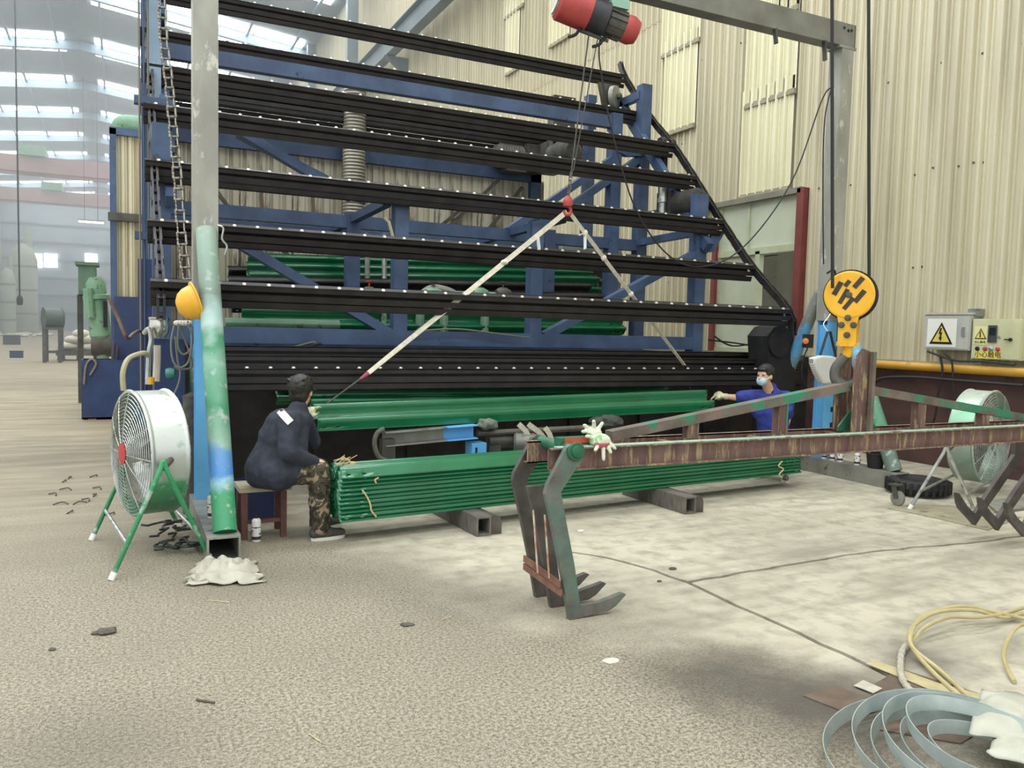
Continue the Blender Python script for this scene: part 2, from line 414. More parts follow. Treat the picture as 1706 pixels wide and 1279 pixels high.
mb = MB(); mb.bmm((WU-.12, WV0-.12, WZ0-.1), (WU+.05, WV0+.02, WZ1+.05)); part('jamb', mb, mat('maroon_jamb', '#6a2f2c', '#7a3833', 5, .55), win, label='maroon steel jamb')
mb = MB(); mb.bmm((WU-.12, WV1-.02, WZ0-.1), (WU+.05, WV1+.08, WZ1-.4)); part('jamb', mb, MATS['maroon_jamb'], win)
# neighbouring shed seen through the open sash
mb = MB(); 
for k in range(7): mb.bmm((WU+2.4, WV0-6, .0+k*.66), (WU+2.5, WV1+16, .64+k*.66))
mb.bmm((WU+2.45, WV0-6, 0), (WU+2.55, WV1+16, 4.7))
mb.bmm((WU+2.36, 11.9, 0), (WU+2.42, 12.4, 4.7))
struct('wall_outside', mb, mat('outer_shed_cladding', '#7f827c', '#91948d', 2, .7), 'grey clad wall of the neighbouring shed outside the window')
# ---- far, left walls
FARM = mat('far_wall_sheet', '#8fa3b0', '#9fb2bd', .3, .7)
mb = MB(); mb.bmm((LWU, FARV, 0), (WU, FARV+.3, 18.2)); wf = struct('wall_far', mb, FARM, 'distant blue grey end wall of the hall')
WLOC[wf.name] = Vector(wf.location)
mb = MB()
for k in range(6): mb.bmm((LWU, FARV-.25, 2.2+k*2.3), (WU, FARV, 2.4+k*2.3))
part('girts', mb, mat('far_girt', '#6f8798', None, rough=.7), wf, 0)
DAY = emit('daylight_pane', (1, 1, 1, 1), 4.0)
for i, px in enumerate((60, 85, 152, 215, 270)):
    c = PV(px, 434, FARV); mb = MB(); mb.bmm((c.x-.75, FARV-.32, c.z-.9), (c.x+.75, FARV-.26, c.z+.9)); part('window_pane', mb, DAY, wf, 0)
mb = MB(); mb.bmm((LWU-.3, 20, 0), (LWU, FARV, LEAVE))
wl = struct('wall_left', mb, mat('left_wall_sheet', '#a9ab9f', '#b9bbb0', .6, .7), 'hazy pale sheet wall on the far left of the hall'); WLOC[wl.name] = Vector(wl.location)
for k in range(12):
    mb = MB(); y = 24+k*8.4; mb.bmm((LWU, y, 0), (LWU+.45, y+.35, LEAVE)); part('column', mb, mat('hall_column_grey', '#7c8a92', None, rough=.6), wl, 0)
for k in range(12):
    mb = MB(); y = 36+k*8.4; mb.bmm((WU-.5, y, 0), (WU, y+.35, LEAVE)); part('column', mb, MATS['hall_column_grey'], wall_right, 0)
# ---- roof with rooflight strips
ROOFM = mat('roof_sheet', '#66767f', '#74848c', .4, .75)
mb = MB(); t = .15
mb.prism([(RIDGE_U, NEARV, RIDGE_Z), (WU+.4, NEARV, EAVE), (WU+.4, NEARV, EAVE+t), (RIDGE_U, NEARV, RIDGE_Z+t)], (0, FARV-NEARV+.3, 0))
mb.prism([(RIDGE_U, NEARV, RIDGE_Z), (RIDGE_U, NEARV, RIDGE_Z+t), (LWU-.3, NEARV, LEAVE+t), (LWU-.3, NEARV, LEAVE)], (0, FARV-NEARV+.3, 0))
ceil_ = struct('ceiling', mb, ROOFM, 'pitched blue grey steel roof of the hall', 0); WLOC[ceil_.name] = Vector(ceil_.location)
for k in range(15):
    y = -12+k*9+3.6
    for (u1, z1) in ((WU, EAVE), (LWU, LEAVE)):
        mb = MB(); mb.beam((RIDGE_U, y, RIDGE_Z-.3), (u1, y, z1-.3), .25, .5); part('rafter', mb, mat('rafter_grey', '#6f8494', None, rough=.6), ceil_, 0)
for s in (0, 1):
  for k in range(5):
    t_ = (k+.5)/5; u1, z1 = ((WU, EAVE) if s else (LWU, LEAVE)); uu = RIDGE_U+(u1-RIDGE_U)*t_; zz = RIDGE_Z+(z1-RIDGE_Z)*t_-.1
    mb = MB(); mb.bmm((uu-.06, NEARV, zz-.12), (uu+.06, FARV, zz)); part('purlin', mb, MATS['rafter_grey'], ceil_, 0)
SKYM = emit('rooflight_glow', (0.98, 1.0, 0.985, 1), SKYLIGHT_STRENGTH)
pane_me = {}
n_win = 2
for s in (0, 1):
    u1, z1 = ((WU-.6, EAVE+.07) if s else (LWU+.6, LEAVE+.07)); u0 = RIDGE_U+(.75 if s else -.75); z0 = RIDGE_Z-.085
    for k in range(15):
        for dv in (-1.15, 1.15):
            vy = -8+k*9+dv+(0 if k < 9 else 0)
            if vy > FARV-2: continue
            npn = 4; t0 = thing('window_%d' % n_win, 'daylight roof strip %s the ridge, row %d from the near end' % ('right of' if s else 'left of', k*2+(1 if dv < 0 else 2)), None, ((u0+u1)/2, vy, (z0+z1)/2))
            t0['kind'] = 'structure'; n_win += 1
            if s not in pane_me:
                m2 = MB(); hl = abs(u1-u0)/npn*.485; sl = (z1-z0)/(u1-u0)
                m2.add([(-hl, -.55, -hl*sl), (hl, -.55, hl*sl), (hl, .55, hl*sl), (-hl, .55, -hl*sl)], [(0, 3, 2, 1)])
                pane_me[s] = m2.mesh('pane', SKYM, smooth=0, fixn=False)
            for q in range(npn):
                fr = (q+.5)/npn-.5; link('pane', pane_me[s], t0, (fr*(u1-u0), 0, fr*(z1-z0)-.06))
# crane runway on the side wall
mb = MB(); a = PU(717, 0, WU-.5); zr = a.z
mb.bmm((WU-.75, 4, zr-.75), (WU-.72, FARV, zr)); mb.bmm((WU-.9, 4, zr-.03), (WU-.55, FARV, zr)); mb.bmm((WU-.9, 4, zr-.78), (WU-.55, FARV, zr-.75))
rw = thing('crane_runway', 'dark steel crane runway beam high along the ribbed wall', 'beam', (WU-.7, 40, zr-.78))
part('girder', mb, mat('runway_grey', '#5f6c72', '#6d7a80', 1, .6), rw, 0)
mb = MB(); mb.bmm((WU-.77, 4, zr), (WU-.69, FARV, zr+.12)); part('rail', mb, GALV, rw, 0)
for k in range(10):
    mb = MB(); y = 12+k*8.4; mb.prism([(WU, y, zr-.8), (WU-.95, y, zr-.8), (WU, y, zr-1.5)], (0, .2, 0)); part('bracket', mb, MATS['runway_grey'], rw, 0)
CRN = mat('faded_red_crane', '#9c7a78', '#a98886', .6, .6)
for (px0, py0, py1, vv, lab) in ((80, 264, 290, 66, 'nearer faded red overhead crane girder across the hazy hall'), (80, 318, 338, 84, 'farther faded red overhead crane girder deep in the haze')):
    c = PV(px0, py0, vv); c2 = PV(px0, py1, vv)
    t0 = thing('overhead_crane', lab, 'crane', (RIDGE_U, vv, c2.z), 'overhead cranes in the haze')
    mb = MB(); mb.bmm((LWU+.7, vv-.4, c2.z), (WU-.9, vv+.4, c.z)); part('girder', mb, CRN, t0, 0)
    mb = MB(); mb.bmm((LWU+.7, vv+1.8, c2.z+.1), (WU-.9, vv+2.2, c.z)); part('girder', mb, CRN, t0, 0)
    mb = MB(); mb.bmm((-6.2, vv-.7, c.z), (-4.6, vv+2.4, c.z+.7)); part('trolley', mb, MGREEN, t0, 0)
    for uu in (LWU+.8, WU-1.3):
        mb = MB(); mb.bmm((uu, vv-1, c2.z+.1), (uu+.4, vv+2.8, c2.z+.5)); part('end_truck', mb, CRN, t0, 0)
# haze in the far half of the hall
hz = MB(); hz.bmm((LWU+.02, 17, .02), (WU-.02, FARV-.4, 17.7))
hm = bpy.data.materials.new('steam_haze'); hm.use_nodes = True; hn = hm.node_tree; hn.nodes.clear()
ho = hn.nodes.new('ShaderNodeOutputMaterial'); hs = hn.nodes.new('ShaderNodeVolumeScatter'); hs.inputs['Color'].default_value = (.90, .955, 1.0, 1); hs.inputs['Density'].default_value = HAZE_DENSITY; hs.inputs['Anisotropy'].default_value = .2
ha = hn.nodes.new('ShaderNodeVolumeAbsorption'); ha.inputs['Density'].default_value = HAZE_DENSITY*.5; ha.inputs['Color'].default_value = (.35,.42,.45,1); hadd = hn.nodes.new('ShaderNodeAddShader'); hn.links.new(hs.outputs[0], hadd.inputs[0]); hn.links.new(ha.outputs[0], hadd.inputs[1]); hn.links.new(hadd.outputs[0], ho.inputs['Volume'])
solo('haze', hz, hm, 'thin blue steam haze filling the far part of the hall', 'haze', None, 'stuff', 0)
# ================================================================== the coating line
VF, VR = 8.9, 10.4          # front and rear planes of the blue rack
def fv(x, y, v=VF): return PV(x, y, v)
rack = thing('steel_rack', 'big blue painted steel rack carrying the black conveyor bars', 'rack', (3.8, 9.6, 0))
U0, U1 = .36, 7.15
def bar_(name, p, q, w=.14, h=.16, m=BLUE, par=None, up=(0,0,1)):
    mb = MB(); mb.beam(p, q, w, h, up); return part(name, mb, m, par or rack, 0)
def box_(name, a, b, m, par, smooth=0, label=None):
    mb = MB(); mb.bmm(a, b); return part(name, mb, m, par, smooth, label)
# front plane
bar_('base_beam', (U0, VF, 1.52), (U1, VF, 1.52), .16, .17)
bar_('base_beam', (U0, VR, 1.45), (U1, VR, 1.45), .16, .17)
for zz in (3.12,): bar_('cross_beam', (U0, VF-.05, zz), (U1, VF-.05, zz), .12, .15)
for px, z1 in ((665, 3.05), (890, 2.95)):
    c = fv(px, 460); bar_('post', (c.x, VF, 1.5), (c.x, VF, z1), .16, .15, up=(0,1,0))
for (c, z1, vv) in ((U0+.02, 3.6, VF), (U1-.02, 3.55, VF), (U1+.05, 5.4, VR), (6.69, 4.9, VR), (U0, 4.75, VR), (2.72, 3.1, VR), (5.6, 3.1, VR), (3.4, 2.95, VR+.9), (6.0, 2.95, VR+.9)):
    bar_('post', (c, vv, 0 if vv <= VR else 1.4), (c, vv, z1), .17, .17, up=(0,1,0))
# rear plane
bar_('cross_beam', (U0, VR, 4.77), (6.72, VR, 4.77), .12, .17)
bar_('cross_beam', (U0, VR, 2.98), (U1+.05, VR, 2.98), .14, .16)
bar_('cross_beam', (U0, VR+.9, 2.92), (6.9, VR+.9, 2.92), .12, .14)
for c in (U0, 2.72, 5.0, U1): bar_('tie_beam', (c, VF, 3.05), (c, VR+.9, 3.0), .1, .1)
# sloping side rails that carry the chains
S0, S1 = Vector((0, 7.62, 1.82)), Vector((0, 11.45, 5.95))
for c in (U0+.1, U1-.0):
    bar_('side_rail', (c, 8.7, S0.z+1.0), (c, 11.2, 5.5), .1, .14)
    bar_('tie_beam', (c, VF, 3.4), (c, VR, 3.4), .1, .12); bar_('tie_beam', (c, VR, 5.25), (c, 11.9, 5.25), .1, .12)
    bar_('post', (c, 11.9, 0), (c, 11.9, 5.6), .16, .16, up=(0,1,0))
# diagonal braces
for p, q, vv in (((372,390),(650,556), VF), ((330,178),(585,330), VR), ((395,222),(610,335), VR+.35), ((1178,412),(905,560), VF), ((1068,232),(845,385), VR), ((1068,262),(880,392), VR+.0)):
    a, b = PV(*p, vv), PV(*q, vv); bar_('brace', a, b, .1, .15 if vv != VR+.35 else .13, up=(0,1,0))
mb = MB(); g = [PV(x, y, VR) for x, y in ((1073,232),(1073,262),(1040,262),(1025,255),(1060,232))]; mb.prism(g, (0,-.1,0)); part('gusset', mb, BLUE, rack, 0)
mb = MB(); g = [PV(x, y, VF-.1) for x, y in ((1185,385),(1205,385),(1185,420),(1170,420))]; mb.prism(g, (0,-.05,0)); part('gusset', mb, BLUE, rack, 0)
for px, z0, z1 in ((612, 2.2, 2.9), (640, 1.6, 2.9)):
    c = PV(px, 450, VR+.3); mb = MB(); mb.tube([(c.x, VR+.3, z0), (c.x, VR+.3, z1)], .035, 8); part('pipe', mb, GALV, rack)
# loose cable and stick on the rack
mb = MB(); mb.tube([PV(640,362,VF-.1), PV(648,370,VF-.1), PV(656,400,VF-.1)], .018, 6); solo('wooden_stick', mb, mat('pale_wood','#b9ad8c',None,rough=.8), 'short pale stick leaning on the upper blue beam', 'stick')

# ---- conveyor bars on the chains, each a black channel with a row of bolt heads
def bar_mesh(L_):
    mb = MB()
    mb.bmm((0,-.10,.065),(L_,.0,.075)); mb.bmm((0,-.012,-.07),(L_,0,.075)); mb.bmm((0,-.10,-.075),(L_,0,-.065)); mb.bmm((0,-.10,.04),(L_,-.09,.075)); mb.bmm((0,-.10,-.075),(L_,-.09,-.03))
    mb.bmm((0,-.11,-.02),(L_,-.1,.02))
    return mb.mesh('channel', BLACK, smooth=0)
BARL = U1-U0+.35
bar_me = bar_mesh(BARL)
for v_ in bar_me.vertices: v_.co.y *= 1.25; v_.co.z = .075+(v_.co.z-.075)*1.4
bb = MB(); n = 34
for k in range(n):
    u = .12+(BARL-.24)*k/(n-1)
    bb.lathe([(.0,.014),(.016,.012),(.02,0)], (u, -.1, .076), (0,-.5,.86), 8)
bolt_me = bb.mesh('bolt_heads', mat('bare_bolt_steel', '#c9c6ba', None, rough=.35, metal=.4))
bars_px = [(1305,521,1.0),(1245,448),(1195,373),(1150,300),(1115,246),(1075,196),(1035,132)]
ordn = ['lowest', 'second', 'third', 'fourth', 'fifth', 'sixth', 'topmost']
CH_U = U1+.22
chain_pts = []
for i, q in enumerate(bars_px):
    p = PU(q[0], q[1], CH_U); chain_pts.append(p)
    t = thing('conveyor_bar', '%s long black conveyor bar with pale bolt heads on the sloping rack front' % ordn[i], 'conveyor bar', (CH_U-BARL, p.y, p.z), 'black conveyor bars on the rack slope')
    t.rotation_euler = (radians(18), 0, 0)
    link('channel', bar_me, t); tag(link('bolt_heads', bolt_me, t), kind='stuff')
# second run behind the slope
for i, (x, y, vv, lab) in enumerate(((1130,270,12.3,'black conveyor bar of the return run just behind the fourth bar'), (900,262,12.6,'black conveyor bar of the return run high behind the rack'))):
    p = PV(x, y, vv); t = thing('conveyor_bar', lab, 'conveyor bar', (U0-.1, p.y, p.z), 'black conveyor bars on the rack slope')
    link('channel', bar_me, t); tag(link('bolt_heads', bolt_me, t), kind='stuff')
# dark carriers below the base beam, going down to the unloading side
for i, (y, vv, lab) in enumerate(((588, 8.2, 'upper black carrier bar under the blue base beam'), (604, 7.95, 'middle black carrier bar under the blue base beam'), (626, 7.75, 'lower black carrier bar just above the green rails'))):
    p = PV(420, y, vv); t = thing('carrier_bar', lab, 'conveyor bar', (U0+.35, p.y, p.z), 'black carrier bars under the rack')
    o = link('channel', bar_me, t)
    if i == 2: tag(link('bolt_heads', bolt_me, t), kind='stuff')
# ---- chains : links along a path
def link_mesh(l, w, th, m, plate):
    mb = MB()
    for s in (-1, 1):
        if plate: mb.beam((0, s*w/2, 0), (l, s*w/2, 0), th*.5, th*1.9, ext=th*.7)
        else: mb.tube([(0, s*w/2, 0), (l, s*w/2, 0)], th*.5, 6)
    for e in (0, l): mb.tube([(e, -w*.62, 0), (e, w*.62, 0)], th*.55, 8)
    return mb.mesh('link', m)
CHS = mat('worn_chain_steel', '#7b776d', '#a19c90', 30, .4, .6, c='#4a453f', cth=.55, cscale=30)
def chain(name, label, path, l, w, th, m, par_n='link', plate=False, side=X, close=None):
    pts = catmull(path, 12); t = thing(name, label, 'chain', pts[-1])
    me = link_mesh(l, w, th, m, plate); d = 0; i = 0; pos = pts[0].copy(); k = 0
    acc = [0]
    for a, b in zip(pts, pts[1:]): acc.append(acc[-1]+(b-a).length)
    def at(s):
        for j in range(len(acc)-1):
            if acc[j+1] >= s: f_ = (s-acc[j])/max(1e-6, acc[j+1]-acc[j]); return pts[j].lerp(pts[j+1], f_)
        return pts[-1]
    s = 0
    while s+l <= acc[-1]:
        a, b = at(s), at(s+l); dx = (b-a).normalized(); sd = Vector(side); sd = (sd-dx*sd.dot(dx)).normalized(); up_ = dx.cross(sd)
        o = link(par_n, me, t); o.matrix_local = Matrix.Translation(a-pts[-1]) @ Matrix((dx, sd*(1 if k % 2 else .8), up_)).transposed().to_4x4()
        s += l; k += 1
    return t
# left chain comes down in front of the left posts
lc = [PV(x, y, v_) for x, y, v_ in ((268,-40,9.2),(272,60,9.0),(280,125,8.8),(288,210,8.5),(296,300,8.2),(303,400,7.9),(312,470,7.7))]
chain('conveyor_chain', 'long linked steel chain hanging down behind the left gantry post', lc, .12, .07, .022, CHS, side=(1,-.2,0))
rc = [p+Vector((.06,-.02,.03)) for p in ([Vector((CH_U, chain_pts[-1].y+.15, chain_pts[-1].z+.25))]+list(reversed(chain_pts))+[PU(1312,560,CH_U)])]
chain('conveyor_chain', 'black oily chain running down the right edge of the rack', rc, .15, .05, .045, BLACK, plate=True, side=X)
lc2 = [Vector((U0-.05, p.y, p.z)) for p in rc]
chain('conveyor_chain', 'black oily chain sloping along the left edge of the rack', lc2, .15, .05, .045, BLACK, plate=True, side=X)

# ---- sprockets, gear motors, rollers at the right end of the rack
def sprocket(name, label, c, r, wid, m, axis=X):
    t = thing(name, label, 'wheel', Vector(c)-Vector((0,0,r)))
    mb = MB(); mb.lathe([(0,0),(r*.25,0),(r*.25,-.02),(r*.85,-.015),(r,-.01),(r,wid),(r*.85,wid+.01),(r*.25,wid+.02),(0,wid+.02)], c, axis, 24); part('disc', mb, m, t)
    mb = MB(); mb.lathe([(0,-.05),(.045,-.05),(.045,wid+.08),(0,wid+.08)], c, axis, 12); part('hub', mb, DSTEEL, t)
    return t
c = PV(1021,162,10.9); t = sprocket('chain_sprocket', 'grey round chain sprocket near the top right corner of the rack', c, .17, .06, STEEL, (.55,-.8,0))
mb = MB(); mb.prism([c+Vector((-.25,.02,.2)), c+Vector((-.1,.02,-.35)), c+Vector((.2,.02,-.35)), c+Vector((.12,.02,.2))], (0,.05,0)); part('bracket', mb, DSTEEL, t, 0)
c = PV(1105,240,10.0); t = thing('guide_roller', 'small dark double guide roller beside the rack edge', 'roller', c-Vector((0,0,.1)))
for s in (-.07, .09):
    mb = MB(); mb.lathe([(0,0),(.09,0),(.1,.02),(.1,.07),(.09,.09),(0,.09)], c+Vector((s,0,0)), X, 16); part('wheel', mb, BLACK, t)
mb = MB(); mb.beam(c+Vector((0,0,-.05)), c+Vector((.02,0,-.75)), .08, .12, (0,1,0)); part('arm', mb, BLACK, t, 0)
c = PV(1104,335,9.6); t = thing('tension_cylinder', 'shiny silver tension cylinder hanging beside the rack', 'cylinder', c-Vector((0,0,.2)))
mb = MB(); mb.lathe([(0,.22),(.06,.22),(.06,.05),(.07,.04),(.07,-.02),(.055,-.03),(.055,-.2),(0,-.2)], c, Z, 14); part('body', mb, GALV, t)
mb = MB(); mb.lathe([(0,.42),(.05,.42),(.05,.2),(0,.2)], c, Z, 10); part('cap', mb, BLACK, t)
def gear_motor(label, c, s=1.0, m=BLACK, ax=X):
    ax = Vector(ax); t = thing('gear_motor', label, 'motor', Vector(c)-Vector((0,0,.2*s)))
    mb = MB(); mb.lathe([(0,-.3*s),(.1*s,-.3*s),(.15*s,-.26*s),(.15*s,.12*s),(.12*s,.18*s),(0,.18*s)], c, ax, 16); part('body', mb, m, t)
    mb = MB()
    for k in range(9): mb.lathe([(.15*s,-.02*s),(.17*s,0),(.15*s,.02*s)], Vector(c)+ax*(-.22+k*.04)*s, ax, 16)
    part('fins', mb, m, t)
    mb = MB(); mb.box(Vector(c)+ax*.28*s, (.26*s,.3*s,.36*s)); part('gearbox', mb, m, t, 0)
    mb = MB(); mb.box(Vector(c)-Vector((0,0,.18*s)), (.3*s,.24*s,.06*s)); part('foot', mb, m, t, 0)
    return t
gear_motor('black drive motor wrapped against the right post of the rack', PV(1143,340,9.3), 1.15, mat('sooty_black','#2b2b28','#3a3a36',9,.8), Y)
gear_motor('dark gear motor under the high return bars', PV(855,262,12.2), 1.2, DSTEEL)
gear_motor('grey gear motor above the right rack brace', PV(935,258,11.6), 1.3, DSTEEL, Y)
mb = MB(); c = PV(935,215,11.7); mb.bmm(c-Vector((.2,.1,.5)), c+Vector((.2,.1,.5)))
for k in range(5): mb.bmm(c+Vector((-.22,-.14,-.45+k*.2)), c+Vector((.22,-.1,-.38+k*.2)))
solo('motor_guard', mb, DSTEEL, 'dark ribbed motor guard on a post behind the rack', 'guard')
# dark chain housing at the lower right corner
t = thing('chain_housing', 'tall black chain housing at the lower right end of the rack', 'housing', PZ(1300,800))
p = PV(1298,560,7.6); t.location = (p.x, p.y, 0); WLOC[t.name] = Vector(t.location)
mb = MB(); mb.prism([PV(x, y, 7.6) for x, y in ((1278,560),(1290,545),(1306,540),(1322,560),(1326,690),(1300,700),(1282,640))], (0,.35,0)); part('cover', mb, BLACK2, t, 0)
mb = MB(); mb.bmm((p.x-.1, 7.65, 0), (p.x+.16, 7.9, 1.0)); part('stand', mb, BLACK, t, 0)
mb = MB(); mb.lathe([(0,-.02),(.16,-.02),(.16,.04),(0,.04)], p+Vector((-.02,-.02,-.1)), Y, 18); part('sprocket', mb, BLACK, t)
# ---- lower dip tank and its dark apron
tank = thing('dip_tank', 'long low dark dip tank under the steel rack', 'tank', (4.2, 9.3, 0))
box_('front_wall', (.4, 8.62, 0), (9.0, 8.72, 1.36), BLACK, tank); box_('back_wall', (.4, 12.0, 0), (9.0, 12.1, 1.4), BLACK, tank)
box_('end_wall', (.4, 8.72, 0), (.5, 12.0, 1.36), BLACK, tank); box_('end_wall', (8.9, 8.72, 0), (9.0, 12.0, 1.36), mat('maroon_tank','#4a3431','#59403b',3,.6), tank)
box_('bottom', (.5, 8.72, 0), (8.9, 12.0, .2), BLACK, tank); box_('lid', (7.4, 8.6, 1.3), (8.9, 11.9, 1.38), DSTEEL, tank)
for k in range(8): box_('rib', (.8+k*1.05, 8.58, 0), (.88+k*1.05, 8.62, 1.36), BLACK, tank)
# conveyor support rollers in the pit in front of the tank
# ---- oven wall behind the rack
OV = 12.5
oven = thing('drying_oven', 'cream ribbed drying oven with blue frame standing behind the rack', 'oven', (3.2, 13.5, 0))
ot = PV(880, 312, OV); ou0, ou1, oz = .55, ot.x+.1, PV(373,240,OV).z
me_o = sheet_mesh(oz-1.3, 4, 'oven_sheet', mat('oven_sheet_cream','#bdb6a0','#cbc5af',1.4,.55,c='#6f604c',cth=.62,cscale=2.2,stretch=(2.5,2.5,.3)))
me_o2 = me_o
k = 0; u = ou0
while u < ou1-.3:
    o = link('sheet', me_o, oven); o.rotation_euler = (0,0,-pi/2); o.location = Vector((u, OV, 1.3))-WLOC[oven.name]; u += PITCH*4
box_('body', (ou0, OV+.06, 0), (ou1, OV+3.5, oz-.05), mat('oven_side','#b7b099','#c4bda6',1.5,.6), oven)
box_('top_rail', (ou0-.1, OV-.1, oz-.05), (ou1+.1, OV, oz+.2), BLUE, oven); box_('base_rail', (ou0-.1, OV-.1, 1.15), (ou1+.1, OV, 1.35), BLUE, oven)
for c in (ou0-.02, ou1-.02): box_('corner_post', (c-.08, OV-.1, 0), (c+.12, OV+.05, oz+.25), BLUE, oven)
for a_, b_ in (((870,312),(800,400)), ((790,330),(700,405)), ((415,368),(480,425)), ((355,310),(420,400)), ((830,300),(730,395))):
    p, q = PV(*a_, OV-.12), PV(*b_, OV-.12); bar_('thin_brace', p, q, .05, .06, DSTEEL, oven, (0,1,0))
# left return of the oven, seen end-on
side = thing('oven_side_tower', 'narrow blue framed tower with cream panel at the left end of the line', 'tower', (.1, 11.9, 0))
tv = 15.2
a, b = PV(190,225,tv), PV(228,495,tv)
me2 = sheet_mesh(a.z-b.z, 3, 'tower_sheet', CREAM); 
for k in range(1):
    o = link('sheet', me2, side); o.rotation_euler = (0,0,-pi/2); o.location = Vector((a.x, tv, b.z))-WLOC[side.name]; o.scale = (1, (b.x-a.x)/(3*PITCH), 1)
box_('body', (a.x, tv+.05, 0), (b.x+.1, tv+2.2, a.z), MATS['oven_side'], side)
box_('frame_post', (a.x-.07, tv-.08, 0), (a.x+.03, tv+.04, a.z+.1), BLUE, side); box_('frame_rail', (a.x-.07, tv-.08, a.z), (b.x+.1, tv+.04, a.z+.12), BLUE, side)
m_ = PV(190,362,tv).z; box_('frame_rail', (a.x-.1, tv-.12, m_-.06), (b.x+.1, tv+.02, m_+.07), DSTEEL, side)
box_('lower_panel', (a.x-.02, tv-.1, 0), (b.x+.1, tv+.04, b.z), mat('dark_blue_paint','#26355c','#33456f',3,.5), side)
c = PV(205,205,tv); mb = MB(); mb.tube(catmull([c+Vector((-.03,.6,-.2)), c+Vector((-.02,.5,.02)), c+Vector((.08,.4,.08)), c+Vector((.6,.4,.08))], 5), .16, 12); part('duct_elbow', mb, MGREEN, side)
# tall posts of the left end
end = thing('end_frame', 'tall blue end frame posts with thin conduits left of the chain', 'frame', (.2, 10, 0))
for (px, vv, w_, z1) in ((248, 10.9, .16, 6.8), (258, 9.9, .13, 7.0)):
    c = PV(px, 300, vv); box_('post', (c.x-w_/2, vv-.08, 0), (c.x+w_/2, vv+.08, z1), BLUE if px == 248 else mat('pale_blue_post','#7e96ad','#8fa5ba',2,.55), end)
c = PV(233, 300, 9.4)
for k in range(3):
    mb = MB(); mb.tube([(c.x+k*.045, 9.4+k*.1, .5), (c.x+k*.045, 9.4+k*.1, 6.6)], .012, 6); part('conduit', mb, GCABLE if k != 1 else BLUE, end)
box_('panel', (c.x-.02, 9.5, 0), (c.x+.2, 9.6, 2.3), MATS['dark_blue_paint'], end)
for zz in (2.5, 3.9, 5.2): box_('cross_rail', (c.x-.05, 9.4, zz), (c.x+.35, 9.5, zz+.08), BLUE, end)
# spiral duct
c = PV(590, 250, 12.2); mb = MB(); prof = []
for k in range(40): prof += [(.165, k*.05), (.178, k*.05+.025)]
c2 = PV(590, 330, 12.2); mb.lathe(prof, (c.x, 12.2, c2.z-.3), Z, 18); solo('spiral_duct', mb, mat('dusty_duct','#8f8a7c','#a39e90',5,.45,.4), 'grey spiral duct rising behind the rack', 'duct')
# ---- clutter inside the rack : pipework, pumps
t = thing('pump_manifold', 'grey green pump manifold with valves on the rack base', 'pump', PV(720,552,9.7))
mb = MB(); mb.tube([PV(690,492,9.7), PV(850,496,9.7)], .07, 12); part('pipe', mb, MGREEN, t)
mb = MB(); mb.tube(catmull([PV(700,492,9.7), PV(720,480,9.7), PV(745,484,9.7), PV(760,492,9.7)], 5), .05, 10); part('elbow', mb, STEEL, t)
for px in (615, 722, 800, 838):
    mb = MB(); c = PV(px, 490, 9.65); mb.lathe([(0,-.1),(.06,-.1),(.09,-.04),(.09,.04),(.06,.1),(0,.1)], c, X, 12); part('valve', mb, MGREEN if px != 838 else DSTEEL, t)
    mb = MB(); mb.lathe([(.01,0),(.012,.14),(.05,.15),(.05,.165),(0,.165)], c, Z, 10); part('valve_wheel', mb, RED if px == 615 else DSTEEL, t)
for px in (640, 700, 740, 808):
    mb = MB(); c = PV(px, 500, 9.7); mb.tube([c, (c.x, c.y, 1.5)], .06 if px != 640 else .035, 10); part('riser', mb, MGREEN, t)
t = thing('control_cabinet', 'small grey control cabinet behind the right half of the rack', 'cabinet', PV(985,560,11.2))
c = PV(985,470,11.2); box_('body', (c.x-.6, 11.1, 1.5), (c.x+.5, 11.5, 3.1), mat('cabinet_grey','#8c9086','#9ca096',3,.5), t); box_('door', (c.x-.1, 11.06, 1.7), (c.x+.4, 11.1, 2.8), BLACK, t)
for k in range(3): box_('shelf', (c.x-.75, 11.0, 1.75+k*.35), (c.x+.5, 11.06, 1.79+k*.35), STEEL, t)
# tubes lying on the base
for i, (x0, y0, x1, y1, vv, r, m, lab) in enumerate(((375,537,565,541,9.6,.055,MGREEN,'pale green pipe lying on the left of the rack base'), (870,552,1035,553,10.1,.05,MGREEN,'pale green pipe lying on the right of the rack base'))):
    mb = MB(); mb.tube([PV(x0,y0,vv), PV(x1,y1,vv)], r, 12); solo('loose_pipe', mb, m, lab, 'pipe', 'pipes on the rack base')
for i, pts in enumerate((((380,590),(430,583),(470,582),(520,570),(525,572)), ((425,572),(450,582),(500,580),(535,572)), ((690,552),(760,548),(830,556),(880,562)), ((1180,566),(1230,572),(1280,580),(1290,572)), ((1190,560),(1220,576),(1265,570)))):
    mb = MB(); mb.tube(catmull([PV(x, y, 8.72) for x, y in pts], 6), .012, 6)
    solo('hose', mb, GCABLE if i in (0, 2) else CABLE, ['pale hose sagging along the left of the base beam', 'dark hose looped under the left of the base beam', 'thin pale hose lying along the middle of the base beam', 'dark hose piled beyond the right post', 'black hose tangled near the window sill'][i], 'hose', 'hoses on the line')
